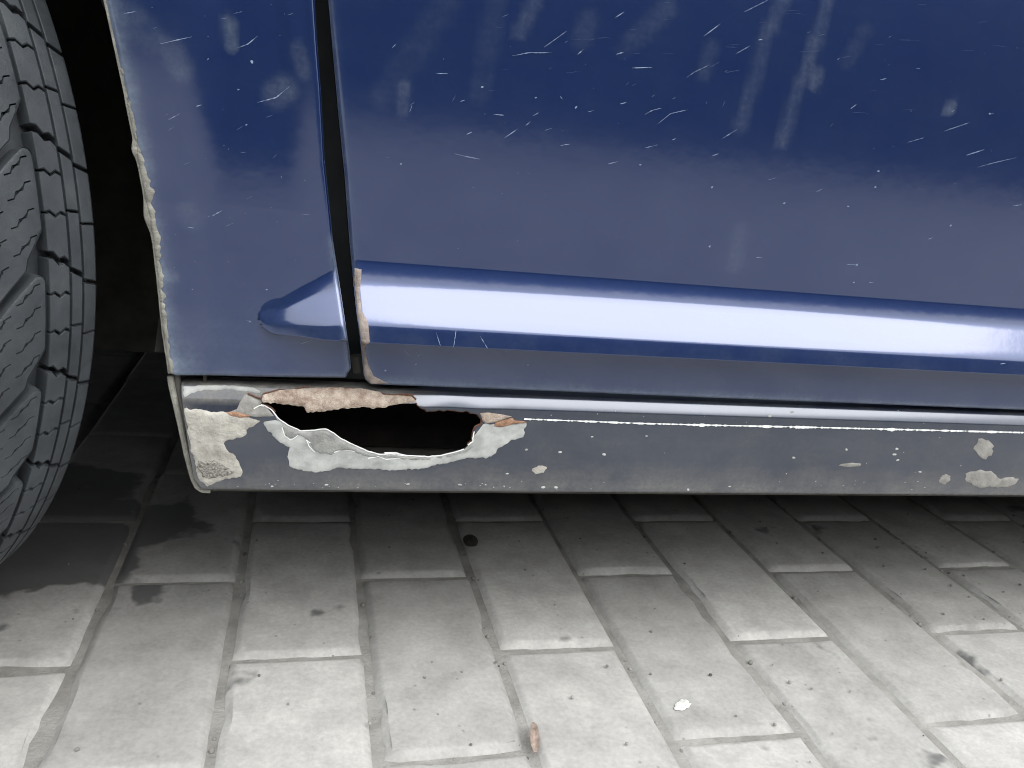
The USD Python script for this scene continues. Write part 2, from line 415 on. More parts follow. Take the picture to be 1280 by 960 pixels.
def paver(ix, y0, y1, r):
    """one stone: worn chamfered edges, no two alike"""
    w, l = .1 - .0026, (y1 - y0) - .0022
    x0 = BX + .1 * ix + .05 - w / 2 + r.normal(0, .0006)
    y0 = (y0 + y1) / 2 - l / 2 + r.normal(0, .0006)
    nx, ny = 9, max(4, int(round(l / .0115)))
    ring = [(i / nx, 0) for i in range(nx)] + [(1, j / ny) for j in range(ny)] + [(1 - i / nx, 1) for i in range(nx)] + [(0, 1 - j / ny) for j in range(ny)]
    ring = np.array(ring)
    P = np.c_[x0 + ring[:, 0] * w, y0 + ring[:, 1] * l]
    c = np.array([x0 + w / 2, y0 + l / 2])
    out = np.sign(np.round(ring - .5, 3)) * (np.abs(ring - .5) > .499)
    rows = []
    jit = .0009 * meshkit.fbm(np.c_[P * 60, np.full(len(P), ix * 3.7 + y0 * 11)])
    chip = np.where(r.random(len(P)) < .05, r.uniform(.001, .0024, len(P)), 0)
    chip = np.maximum(chip, .5 * np.maximum(np.roll(chip, 1), np.roll(chip, -1)))
    cx, cy = x0 + w / 2, y0 + l / 2
    tilt = r.normal(0, .004, 2)
    lev = r.normal(0, .0006)
    for inset, z in ((0, -.05), (0, -.0062), (.0014, -.0042), (.0036, -.0017), (.0060, -.0004), (.0084, 0.0), (.0165, 0.0)):
        ins = inset + (jit + chip) * (1 if z > -.04 and inset < .007 else 0)
        # keep corners mitred
        box_in = np.array([x0, y0]) + inset + ring * (np.array([w, l]) - 2 * inset)
        q = box_in - out * (ins - inset)[:, None]
        zz = z - chip * .6 * (z > -.02) * (inset < .007) + lev + (q[:, 0] - cx) * tilt[0] * .25 + (q[:, 1] - cy) * tilt[1] * .25
        rows.append(np.c_[q, zz])
    n = len(P)
    V = np.concatenate(rows)
    F = []
    for k in range(len(rows) - 1):
        i = np.arange(n); j = (i + 1) % n
        F += [np.stack([k * n + i, k * n + j, (k + 1) * n + j], 1), np.stack([k * n + i, (k + 1) * n + j, (k + 1) * n + i], 1)]
    top = np.arange((len(rows) - 1) * n, len(rows) * n)
    V = np.concatenate([V, [[cx, cy, lev + .0002]]])
    F.append(np.stack([top, np.roll(top, -1), np.full(n, len(V) - 1)], 1))
    return V, np.concatenate(F)


pr = np.random.default_rng(31)
for ix in range(C0, C1):
    first = R0 if (R0 - ix) % 2 == 0 else R0 - 1
    for k in range(first, R1, 2):
        a, b = max(k, R0), min(k + 2, R1)
        v, f = paver(ix, BY0 + BHALF * a, BY0 + BHALF * b, pr)
        put_tm('paver', trimesh.Trimesh(v, f, process=False), MAT['paver'], pave, smooth=38)
# sand in the joints, uneven
sx, sy = np.arange(GX0, GX1 + .004, .009), np.arange(GY0, GY1 + .004, .009)
X, Y = np.meshgrid(sx, sy)
Z = -.0060 + .0022 * meshkit.fbm(np.c_[X.ravel() * 30, Y.ravel() * 30, np.zeros(X.size)]) + .0012 * meshkit.fbm(np.c_[X.ravel() * 140, Y.ravel() * 140, np.ones(X.size)])
Z = np.minimum(Z, -.0042)
nx_, ny_ = len(sx), len(sy)
ii, jj = np.meshgrid(np.arange(nx_ - 1), np.arange(ny_ - 1))
a = (jj * nx_ + ii).ravel()
sf = np.concatenate([np.stack([a, a + 1, a + nx_ + 1], 1), np.stack([a, a + nx_ + 1, a + nx_], 1)])
sv = np.c_[X.ravel(), Y.ravel(), Z]
put('joint_sand', sv, sf, MAT['sand'], pave, trimesh.Trimesh(sv, sf, process=False).vertex_normals)
B = 120.0
ov = np.array([[-B, -B], [B, -B], [B, B], [-B, B], [GX0 + .003, GY0 + .003], [GX1 - .003, GY0 + .003], [GX1 - .003, GY1 - .003], [GX0 + .003, GY1 - .003]])
of = [[0, 1, 5, 4], [1, 2, 6, 5], [2, 3, 7, 6], [3, 0, 4, 7]]
put('ground', np.c_[ov, np.full(8, -.0015)], of, MAT['far_paving'], kind='structure', label='grey block paving going on beyond the nearest stones')

# ------------------------------------------------------------------ the car
YS = 0.5034                                    # where its side stands (metres from the lens)
car = xform('car', label='dark blue car with a rusted hole through its peeling sill', category='car')
RIB_LOW, RIB_TOP = .2525, .3012

_v = np.linspace(0, 1, 801)
_sl = np.interp(_v, [0, .008, .052, .06, .075, .24, .30, .40, .66, .76, .96, .985, 1.0], [0, 7.6, 7.6, 0, -.18, -.24, -.50, -.60, -.56, -.25, -.17, -.10, 0])
_h = np.concatenate([[0], np.cumsum((_sl[1:] + _sl[:-1]) / 2 * np.diff(_v))])
_h = _h - _v * _h[-1] * smoothstep(.2, 1, _v)


def rib(x, z):
    """the pressed rib along the side, running out to a nose on the fender"""
    t = np.clip((x + .0275) / .0535, 0, 1)
    nose = np.sqrt(np.maximum(1 - (1 - np.clip((x + .0275) / .012, 0, 1)) ** 2, 0))
    low = .264 - (.264 - RIB_LOW) * nose
    top = .264 + .0115 * nose + (RIB_TOP - .2755) * np.clip((x + .0155) / .0415, 0, 1)
    span = np.maximum(top - low, 1e-4)
    v = np.clip((z - low) / span, 0, 1)
    return np.interp(v, _v, _h) * np.where(x > -.0275, span, 0) * (.42 + .58 * smoothstep(.1, .8, t))


def side_y(x, z):
    up = np.maximum(z - .30, 0)
    y = YS - .003 + up * TILT + up ** 2 / (2 * RADIUS)
    flare = smoothstep(-.045, -.115, x)
    turn = .045 - .075 * smoothstep(-.046, -.072, x)
    fend = smoothstep(.012, -.01, x - (z - .30) * -.10)
    return y - rib(x, z) - .006 * flare + fend * turn * np.maximum(z - .325, 0) ** 1.0


TILT, RADIUS = -.045, 5.0


def side(q):
    return np.c_[q[:, 0], side_y(q[:, 0], q[:, 1]), q[:, 1]]


# outlines on the body side
arch_px = [(129, -6), (150, 90), (168, 180), (180, 245), (190, 295), (197, 355), (203, 415), (211, 468)]
arch = trace(arch_px, side)
ARC = np.array([-.42, .29])


def arch_curve():
    R = np.linalg.norm(arch[0] - ARC)
    a0 = math.atan2(arch[0][1] - ARC[1], arch[0][0] - ARC[0])
    th = np.linspace(a0, math.pi - .35, 60)[1:]
    R = np.linspace(R, .335, 59)
    return np.c_[ARC[0] + R * np.cos(th), ARC[1] + R * np.sin(th)]


arc = arch_curve()
gap_l = trace([(393, -6), (397, 60), (401, 110), (406, 203), (412, 260), (416, 300), (423, 345), (430, 392), (437, 440), (439, 462)], side)
gap_r = trace([(410, -6), (416, 62), (423, 140), (431, 219), (437, 300), (442, 352), (446, 392), (452, 440), (455, 470)], side)
ZT = .90
fend_low = trace([(219, 471), (330, 473), (432, 474)], side)


def up_edge(e, x_top):
    z = np.linspace(e[0][1], ZT, 12)[1:]
    s = (e[0][0] - e[2][0]) / (e[0][1] - e[2][1])
    d = z - e[0][1]
    x = e[0][0] + s * d + (x_top - e[0][0] - s * (ZT - e[0][1])) * (d / (ZT - e[0][1])) ** 2
    return np.c_[x, z][::-1]


GT = gap_l[0][0] - .02
fender_poly = Polygon(np.concatenate([arch[::-1], arc, [[arc[-1][0] - .0, .33], [-1.05, .33], [-1.12, .62], [-1.0, .74], [-.4, .84], [GT - .002, .90]], up_edge(gap_l, GT), gap_l, fend_low[::-1]])).buffer(0)
door_low_px = [(463, 482), (700, 491), (870, 498), (1280, 515)]
dl = trace(door_low_px, side)
DOOR_X1 = 1.02
door_poly = Polygon(np.concatenate([up_edge(gap_r, GT + .009), gap_r, [[gap_r[-1][0] + .0012, dl[0][1] + .0028]], dl[:3], [[DOOR_X1 - .03, dl[3][1]], [DOOR_X1, dl[3][1] + .01], [DOOR_X1 + .06, .45], [DOOR_X1 + .05, .9]]])).buffer(0)


def rolled(poly, r=.0035):
    edge = np.array(poly.exterior.coords)

    def s(q):
        P = side(q)
        d = seg_dist(q, edge)
        inside = np.clip(r - d, 0, r)
        P[:, 1] += r - np.sqrt(np.maximum(r * r - inside ** 2, 0))
        return P
    return s


def dust_field(q, edges, low):
    """road film: along folded edges and low down, plus drip marks"""
    d = np.zeros(len(q))
    for line, width, amount in edges:
        d = np.maximum(d, amount * np.exp(-(seg_dist(q, line) / width) ** 1.5))
    return d + low * smoothstep(.30, .22, q[:, 1])


streaks = [([(1037, -5), (1012, 75), (990, 130), (978, 178)], .0042, 0.098), ([(982, -5), (955, 50), (940, 110), (925, 160)], .0045, 0.075), ([(672, -5), (660, 20), (650, 40)], .004, 0.075),
           ([(505, 108), (503, 138)], .0035, 0.120), ([(1023, 90), (1017, 108)], .003, 0.120), ([(560, 0), (480, 120)], .008, 0.026), ([(620, 0), (600, 120)], .006, 0.030),
           ([(1190, 130), (1186, 140)], .003, 0.135), ([(890, 60), (880, 90)], .005, 0.045), ([(835, 10), (780, 60)], .006, 0.038), ([(1080, 40), (1060, 75)], .005, 0.045),
           ([(925, 290), (918, 330)], .006, 0.038), ([(735, 25), (725, 50)], .006, 0.045)]
streaks = [(trace(p, side), w, a) for p, w, a in streaks]
fstreaks = [([(287, 27), (289, 58)], .0033, .22), ([(345, 118), (355, 112)], .007, .12), ([(165, 20), (190, 50)], .007, .10), ([(215, 65), (225, 85)], .006, .10), ([(235, 265), (240, 275)], .006, .07),
            ([(205, 335), (212, 345)], .004, .18), ([(372, 60), (380, 90)], .004, .08)]
fstreaks = [(trace(p, side), w, a) for p, w, a in fstreaks]


def door_dust(q):
    low = np.concatenate([gap_r[6:], dl[:1], dl])
    d = dust_field(q, [(low, .0035, .45), (gap_r, .0022, .16), (dl, .0018, .35)], .05)
    for line, w, a in streaks:
        d = d + a * np.exp(-(seg_dist(q, line) / w) ** 4)
    return d


def fender_dust(q):
    d = dust_field(q, [(arch, .0045, .65), (fend_low, .0022, .5), (gap_l[5:], .002, .4)], .06)
    corner = np.linalg.norm(q - arch[-1], axis=1)
    d = d + .35 * np.exp(-(corner / .014) ** 2)
    for line, w, a in fstreaks:
        d = d + a * np.exp(-(seg_dist(q, line) / w) ** 4)
    return d


zrows = np.unique(np.concatenate([np.arange(.222, .2515, .002), np.arange(.2515, .2565, .0003), np.arange(.2565, .262, .0006), np.arange(.262, .303, .0008), np.arange(.303, .50, .003), np.arange(.5, .9, .01)]))
zrows = zrows[np.concatenate([[True], np.diff(zrows) > 2.5e-4])]
xf = np.concatenate([np.arange(-1.1, -.13, .02), np.arange(-.13, -.032, .003), np.arange(-.032, .04, .0012)])
RINGS = (.0003, .0008, .0016, .0026, .0036)
fender = sheet('fender', fender_poly, rolled(fender_poly), MAT['paint'], car, xf, zrows, .002, RINGS, .014, 1.0, fender_dust)
xd = np.concatenate([np.arange(.0, .06, .002), np.arange(.06, .6, .004), np.arange(.6, 1.1, .01)])
door = sheet('front_door', door_poly, rolled(door_poly), MAT['paint'], car, xd, zrows, .002, RINGS, .016, 1.0, door_dust)

# ---- the sill, torn open
S_EDGE, S_ROLL = .2030, .2105
_rs = np.linspace(0, .020, 401)
_phi = np.radians(np.interp(_rs, [0, .0008, .0078, .0118, .02], [6, 23, 36, 90, 90]))
_rz = np.concatenate([[0], np.cumsum(np.cos((_phi[1:] + _phi[:-1]) / 2) * np.diff(_rs))])
_ry = np.concatenate([[0], np.cumsum(np.sin((_phi[1:] + _phi[:-1]) / 2) * np.diff(_rs))])


def sill_chart(q):
    x, s = q[:, 0], q[:, 1]
    z = np.minimum(s, S_ROLL)
    y = YS - .003 - .0022 * smoothstep(.15, S_EDGE, z)
    y = y + np.maximum(z - S_EDGE, 0) * .10
    t = np.maximum(s - S_ROLL, 0)
    y = y + np.interp(t, _rs, _ry) + np.maximum(t - .02, 0)
    z = z + np.interp(t, _rs, _rz)
    # the lower hem turns under
    hem = np.clip((.1545 - s) / .0045, 0, 1)
    y = y + .0045 * (1 - np.sqrt(np.maximum(1 - hem ** 2, 0)))
    # beaten and swollen round the rust
    d = np.hypot((x - .045) / .10, (s - .200) / .03)
    y = y - .0022 * np.exp(-d ** 2 * 1.3) * np.sin(np.clip(x * 70, -9, 9)) ** 2 * np.exp(-np.maximum(d - .2, 0))
    e = np.hypot((x + .04) / .03, (s - .212) / .008)
    y = y + .0012 * np.exp(-e ** 2)
    return np.c_[x, y, z]


def Z5(pts): return [(200 + x / 4, 440 + y / 4) for x, y in pts]
def Z6(pts): return [(480 + x / 4, 440 + y / 4) for x, y in pts]


hole_low = Z5([(505, 262), (530, 270), (560, 290), (590, 330), (640, 365), (700, 392), (760, 392), (830, 383), (870, 405), (900, 430), (960, 460), (1040, 495), (1100, 512), (1180, 505), (1240, 520)]) + \
    Z6([(0, 503), (60, 503), (100, 515), (170, 520), (230, 522), (290, 515), (350, 500), (400, 485)])
hole_right = Z6([(420, 465), (445, 440), (450, 400), (460, 375), (490, 365), (492, 340), (470, 310), (430, 300), (340, 290), (260, 292), (215, 295), (185, 275), (165, 255)])
flap_low = Z6([(40, 260), (0, 274)]) + Z5([(1100, 275), (1010, 270), (900, 275), (850, 285), (740, 300), (715, 265), (670, 258), (620, 255), (560, 250), (520, 248)])
flap_up = Z5([(508, 232), (512, 212), (600, 188), (700, 183), (860, 181), (1000, 186), (1100, 200)]) + Z6([(0, 212), (60, 212), (140, 222), (165, 252)])


def ragged(pts, amp, step, seed, closed=False):
    """a torn line: small teeth added to a smooth outline of the chart"""
    p = resample(pts, step)
    r = np.random.default_rng(seed)
    t = np.gradient(p, axis=0); t /= np.maximum(np.linalg.norm(t, axis=1, keepdims=True), 1e-9)
    n = np.c_[-t[:, 1], t[:, 0]]
    k = r.normal(0, 1, len(p)); k = .6 * k + .4 * np.roll(k, 1)
    k[0] = k[-1] = 0
    return p + n * (amp * k)[:, None]


tl = ragged(trace(hole_low, sill_chart), .00012, .0012, 1)
tr_ = ragged(trace(hole_right, sill_chart), .0004, .0012, 2)
tf = ragged(trace(flap_low, sill_chart), .00045, .0013, 3)
tu = trace(flap_up, sill_chart)
hole = Polygon(np.concatenate([tl, tr_, tf])).buffer(0)
left_edge = trace(Z5([(118, 300), (150, 520), (172, 630)]), sill_chart)
sill_poly = Polygon(np.concatenate([[[left_edge[0][0] - .0035, .236], [left_edge[0][0] - .0012, .2125]], left_edge, [[left_edge[-1][0] + .004, .1525], [left_edge[-1][0] + .008, .150], [2.2, .150], [2.2, .236]]])).buffer(0)
sill_solid = sill_poly.difference(hole)
sill_solid = max(sill_solid.geoms, key=lambda g: g.area) if sill_solid.geom_type == 'MultiPolygon' else sill_solid
srow = np.concatenate([np.arange(.1506, .156, .0009), np.arange(.156, .2105, .0016), np.arange(.2105, .2245, .0006), np.arange(.224, .237, .003)])
xs_ = np.concatenate([np.arange(-.07, .17, .0018), np.arange(.17, .62, .004), np.arange(.62, 2.2, .03)])


def sill_dust(q):
    d = .42 * smoothstep(.178, .150, q[:, 1]) + .01
    d = d + .38 * np.exp(-(seg_dist(q, left_edge) / .006) ** 2)
    w = meshkit.fbm(np.c_[q[:, 0] * 120, q[:, 1] * 260, np.zeros(len(q))])
    d = d + smoothstep(.05, .45, w + .35 * np.exp(-((q[:, 1] - .2185) / .003) ** 2)) * .9 * smoothstep(.207, .212, q[:, 1]) * smoothstep(.10, -.01, q[:, 0])
    return d


sill = sheet('sill', sill_solid, sill_chart, MAT['sill_paint'], car, xs_, srow, .0016, (), .0012, 1.0, sill_dust, label='sill with a ragged rust hole and paint peeled down to grey primer')

bare_px = Z5([(520, 345), (545, 341), (590, 345)])
prim_out = Z5([(545, 395), (560, 410), (600, 450), (650, 480), (640, 520), (650, 570), (700, 590), (790, 600), (850, 590), (900, 580), (1000, 585), (1080, 582), (1150, 590), (1240, 588)]) + \
    Z6([(60, 588), (180, 585), (260, 565), (330, 550), (430, 530), (520, 530), (555, 510), (560, 490), (640, 440), (690, 425), (708, 410), (700, 395), (712, 355), (660, 352), (600, 365), (540, 358), (495, 362)])
po = ragged(trace(Z5([(590, 345), (545, 341), (520, 350), (520, 372)]) + prim_out, sill_chart), .00045, .0013, 5)
prim_poly = Polygon(np.concatenate([po, tr_[:6][::-1], tl[6:][::-1]])).buffer(0)
prim_poly = prim_poly.difference(hole.buffer(.00025))
prim_poly = max(prim_poly.geoms, key=lambda g: g.area) if prim_poly.geom_type == 'MultiPolygon' else prim_poly
patch('primer_patch', prim_poly, sill_chart, MAT['primer'], sill, lift=.0004, rough=.0005, label='light grey primer laid bare below the hole')

inner_up = trace(Z5([(610, 375), (625, 420), (655, 440), (690, 418), (735, 440), (775, 500), (860, 515), (880, 500), (940, 490), (1040, 528), (1130, 530), (1240, 540)]) + Z6([(0, 530), (100, 540), (230, 540), (330, 525), (420, 500), (450, 470)]), sill_chart)
ipoly = Polygon(np.concatenate([ragged(inner_up, .0004, .0013, 61), tr_[:3][::-1], tl[6:][::-1]])).buffer(0).intersection(prim_poly.buffer(-.0004))
ipoly = max(ipoly.geoms, key=lambda g: g.area) if ipoly.geom_type == 'MultiPolygon' else ipoly
patch('dull_primer', ipoly, sill_chart, MAT['dull_primer'], sill, lift=.0009, rough=.0006, seed=31, label='duller grey layer next to the hole')
left_px = Z5([(122, 282), (200, 290), (280, 300), (340, 305), (420, 322), (500, 345), (470, 370), (430, 385), (435, 405), (410, 425), (340, 440), (320, 460), (340, 500), (375, 515), (400, 560), (415, 600), (405, 625), (330, 635), (270, 655), (235, 672), (195, 640), (178, 580), (158, 500), (140, 400)])
lp = trace(left_px, sill_chart)
left_poly = Polygon(ragged(np.concatenate([lp, lp[:1]]), .0004, .0013, 6)).buffer(0)
patch('primer_patch', left_poly, sill_chart, MAT['filler'], sill, lift=.0004, rough=.0007, seed=3, label='cream patch bare of paint at the front end of the sill')
gp = trace(Z5([(178, 530), (270, 540), (320, 560), (385, 600), (340, 620), (210, 635), (190, 580)]), sill_chart)
gpoly = Polygon(ragged(np.concatenate([gp, gp[:1]]), .0006, .0012, 8)).buffer(0)
patch('pitted_patch', gpoly, sill_chart, MAT['grit'], sill, lift=.0009, rough=.0009, seed=5, step=.0009, label='dark pitted spot in the cream patch')

flap_poly = Polygon(np.concatenate([tf, trace(Z5([(510, 240)]), sill_chart), tu])).buffer(0)
flap_poly = max(flap_poly.geoms, key=lambda g: g.area) if flap_poly.geom_type == 'MultiPolygon' else flap_poly


def flap_surface(q):
    P = sill_chart(q)
    d = seg_dist(q, tf)
    P[:, 1] -= .0024 * np.exp(-(d / .004) ** 1.3)
    return P


patch('rust_flap', flap_poly, flap_surface, MAT['rust'], sill, step=.0009, lift=.0006, rough=.0024, seed=9, label='rust-brown scab curling out above the hole')
rp = trace(Z6([(480, 305), (520, 302), (580, 310), (640, 322), (610, 332), (560, 350), (510, 358), (494, 345)]), sill_chart)
patch('rust_flap', Polygon(rp).buffer(0).difference(hole), sill_chart, MAT['rust'], sill, step=.0008, lift=.0007, rough=.001, seed=10, label='small brown rust scab at the rear end of the hole')
rp = trace(Z6([(556, 352), (600, 338), (640, 328), (655, 342), (700, 345), (715, 352), (640, 362), (590, 376), (545, 372)]), sill_chart)
patch('rust_stain', Polygon(rp).buffer(0), sill_chart, MAT['orange_rust'], sill, step=.0008, lift=.0009, rough=.0008, seed=11, label='orange rust stain behind the hole')
rp = trace(Z5([(330, 300), (380, 296), (440, 312), (450, 322), (400, 330), (350, 318)]), sill_chart)
patch('rust_stain', Polygon(rp).buffer(0), sill_chart, MAT['orange_rust'], sill, step=.0008, lift=.0008, rough=.0006, seed=12)
rp = trace(Z5([(425, 212), (445, 214), (505, 238), (545, 290), (570, 320), (480, 325), (410, 312), (350, 298), (385, 285), (400, 250)]), sill_chart)
patch('bare_metal', Polygon(rp).buffer(0).difference(hole.buffer(.0002)), sill_chart, MAT['metal'], sill, step=.001, lift=.0005, rough=.0003, seed=13, label='dull grey bare metal in front of the hole')
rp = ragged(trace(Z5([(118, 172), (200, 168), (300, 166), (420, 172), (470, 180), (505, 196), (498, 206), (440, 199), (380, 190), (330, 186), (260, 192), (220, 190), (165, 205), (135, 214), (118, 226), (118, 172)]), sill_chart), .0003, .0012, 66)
patch('scuffed_paint', Polygon(rp).buffer(0), sill_chart, MAT['primer'], sill, step=.001, lift=.0004, rough=.0004, seed=15, label='scuffed whitish strip along the top front corner of the sill')  # pale colour paints the sky highlight together with the scuffs
for line, rad in ((tr_, .0008), (tf, .0006), (tl[:9], .0009)):
    pth = resample(line, .001)
    put_tm('rust_edge', tube(sill_chart(pth) + [0, .0012, 0], rad + .0004 * meshkit.fbm(np.c_[pth * 400, np.zeros(len(pth))]), 6), MAT['dark_rust'], sill)
# cracks above the scab, the white torn rim, inner lip
crk = trace(Z5([(440, 205), (480, 222), (510, 228), (520, 205), (600, 186), (640, 192), (700, 180), (750, 168)]), sill_chart)
put_tm('crack', tube(flap_surface(resample(crk, .0012)) + [0, -.0007, 0], .0006, 5), MAT['dark_rust'], sill)
crk = trace(Z5([(830, 178), (900, 178), (1000, 184), (1060, 200), (1120, 208), (1160, 212), (1230, 208), (1270, 215)]) + Z6([(60, 212), (140, 218), (160, 235)]), sill_chart)
put_tm('crack', tube(flap_surface(resample(crk, .0012)) + [0, -.0008, 0], .0006, 5), MAT['dark_rust'], sill)
rim = resample(tl, .0008)
rw = .00028 + .00020 * meshkit.fbm(np.c_[rim * 300, np.zeros(len(rim))])
put_tm('torn_rim', tube(sill_chart(rim) + [0, -.0003, 0], np.clip(rw, .0002, .0009), 6), MAT['white_edge'], sill, label='chipped rim along the lower edge of the hole, caught light painted white')  # the white also paints the light this chipped edge catches
rim = resample(np.concatenate([tr_[:10], ]), .0008)
put_tm('torn_rim', tube(sill_chart(rim) + [0, -.0002, 0], .00045, 6), MAT['white_edge'], sill)
for k, c in enumerate(([(610, 375), (625, 420), (655, 440), (690, 415)], [(730, 440), (760, 455), (790, 480), (850, 470), (855, 490)], [(870, 500), (905, 488), (940, 490), (1000, 500)], [(735, 440), (745, 470), (775, 500)], [(1040, 530), (1090, 520), (1130, 535), (1200, 530)], [(470, 282), (500, 265), (520, 270)])):
    pth = resample(trace(Z5(c), sill_chart), .001)
    put_tm('paint_ridge', tube(sill_chart(pth) + [0, -.0006, 0], np.linspace(.0004, .0002, len(pth)), 5), MAT['white_edge'], sill)

# chipped paint line along the sill's crease
r_ = np.random.default_rng(12)
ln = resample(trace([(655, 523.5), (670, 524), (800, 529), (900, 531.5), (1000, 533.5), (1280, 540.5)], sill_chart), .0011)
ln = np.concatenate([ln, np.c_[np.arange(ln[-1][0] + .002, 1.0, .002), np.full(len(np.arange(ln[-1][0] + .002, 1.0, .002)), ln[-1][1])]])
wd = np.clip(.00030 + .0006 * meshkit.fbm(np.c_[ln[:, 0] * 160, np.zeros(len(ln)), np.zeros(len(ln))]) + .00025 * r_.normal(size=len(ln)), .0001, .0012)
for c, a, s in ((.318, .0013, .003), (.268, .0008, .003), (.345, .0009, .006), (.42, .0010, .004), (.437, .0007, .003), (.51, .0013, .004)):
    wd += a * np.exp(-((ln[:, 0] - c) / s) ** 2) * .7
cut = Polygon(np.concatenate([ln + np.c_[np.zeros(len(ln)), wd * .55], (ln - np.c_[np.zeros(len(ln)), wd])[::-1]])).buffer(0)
patch('chipped_paint_line', cut, sill_chart, MAT['white_edge'], sill, step=.0012, lift=.0003, label='thin white line of chipped paint along the crease')


def blob(cx, cy, rx, ry, seed, n=22, rot=0, rough=.22):
    r = np.random.default_rng(seed)
    th = np.linspace(0, 2 * np.pi, n, endpoint=False)
    rr = 1 + rough * (r.normal(size=n) * .5 + np.sin(2 * th + r.uniform(0, 6)) * .5)
    x, y = rx * rr * np.cos(th), ry * rr * np.sin(th)
    c, s = math.cos(rot), math.sin(rot)
    return [(cx + c * a - s * b, cy + s * a + c * b) for a, b in zip(x, y)]


for k, (cx, cy, rx, ry, m) in enumerate([(674, 587, 9, 5, 'filler'), (1230, 561, 13, 11, 'metal'), (1229, 599, 22, 11, 'metal'), (1181, 599, 7, 6, 'metal'), (1255, 603, 16, 6, 'metal'), (1063, 581, 16, 2.2, 'metal')]):
    patch('paint_chip', Polygon(trace(blob(cx, cy, rx, ry, 40 + k, rot=(-.25 if k == 4 else 0)), sill_chart)).buffer(0), sill_chart, MAT[m], sill, step=.0012, lift=.0004, rough=.0003)
# specks: stone chips too small to count
V, F, o = [], [], 0
r_ = np.random.default_rng(77)
specks = [(510, 605), (575, 606), (600, 607), (607, 606), (617, 609), (630, 608), (679, 609), (695, 609), (658, 562), (700, 565), (740, 546), (1058, 562), (1121, 561), (1118, 568), (1122, 575), (983, 592), (992, 572), (912, 608), (755, 568), (808, 545), (634, 592), (408, 606), (340, 608), (1150, 590), (860, 612), (962, 520), (990, 515)]
specks += [(r_.uniform(260, 1270), r_.uniform(600, 612)) for _ in range(34)] + [(r_.uniform(690, 1270), r_.uniform(545, 612)) for _ in range(8)] + [(r_.uniform(540, 1270), r_.uniform(512, 530) + (0)) for _ in range(14)]
for i, (cx, cy) in enumerate(specks):
    big = i < 27
    s = r_.uniform(.9, 1.9) if big else r_.uniform(.3, .7)
    q = trace(blob(cx, cy, s * r_.uniform(.8, 1.8), s * .8, 500 + i, 8), sill_chart)
    c = q.mean(0)
    if hole.buffer(.004).contains(shapely.points(c)):
        continue
    P = sill_chart(np.concatenate([q, [c]])) + np.array([0, -.00012, 0])
    P[-1, 1] -= .0003
    n = len(q)
    V.append(P); F.append(np.stack([np.arange(n), (np.arange(n) + 1) % n, np.full(n, n)], 1)[:, ::-1] + o); o += n + 1
put('stone_chips', np.concatenate(V), np.concatenate(F), MAT['primer'], sill, kind='stuff')

# rust and grime along the door's front edge and the fender's
rp = trace([(443.5, 335), (452, 337), (450, 368), (452, 388), (460, 402), (459, 420), (456, 435), (460, 455), (467, 470), (485, 479), (465, 481), (456, 472), (453, 440), (447, 394), (443, 355)], side)
dpoly = Polygon(rp).buffer(0).intersection(door_poly.buffer(-.0006))
dpoly = max(dpoly.geoms, key=lambda g: g.area) if dpoly.geom_type == 'MultiPolygon' else dpoly
MAT['edge_rust'] = rough_mat('door_edge_rust', (0.11, 0.088, 0.078), (0.32, 0.275, 0.25), 110, 0.9, 0.9, 0.0015)
patch('edge_rust', dpoly, rolled(door_poly), MAT['edge_rust'], door, step=.0009, lift=.0004, rough=.0005, seed=21, label='pinkish-brown bare strip down the front edge')
e = arch
inner = e + np.c_[np.interp(e[:, 1], [.223, .26, .31, .345, .36, .42], [.0026, .0026, .0034, .0048, .0010, .0008]), np.zeros(len(e))]
er = ragged(inner[::-1], .0007, .0015, 23)
gpol = Polygon(np.concatenate([e, er])).buffer(0)
gpol = gpol.intersection(fender_poly.buffer(-.0002)); gpol = max(gpol.geoms, key=lambda g: g.area) if gpol.geom_type == 'MultiPolygon' else gpol
patch('edge_grime', gpol, rolled(fender_poly), MAT['grime'], fender, step=.001, lift=.0006, rough=.0008, seed=24, label='crusty grey dirt along the wheel arch edge')
# the folded lip of the arch with two lumps of underseal
lip = resample(np.concatenate([arch[::-1], arc[:20]]), .002)
lr = .0010 + .0022 * np.exp(-(np.hypot(*(lip - trace([(177, 272)], side)[0]).T) / .007) ** 2) + .0016 * np.exp(-(np.hypot(*(lip - trace([(167, 188)], side)[0]).T) / .004) ** 2) + .0003 * meshkit.fbm(np.c_[lip * 200, np.zeros(len(lip))])
put_tm('arch_lip', tube(side(lip) + [.0002, .0028, 0], lr, 8), MAT['grime'], fender)

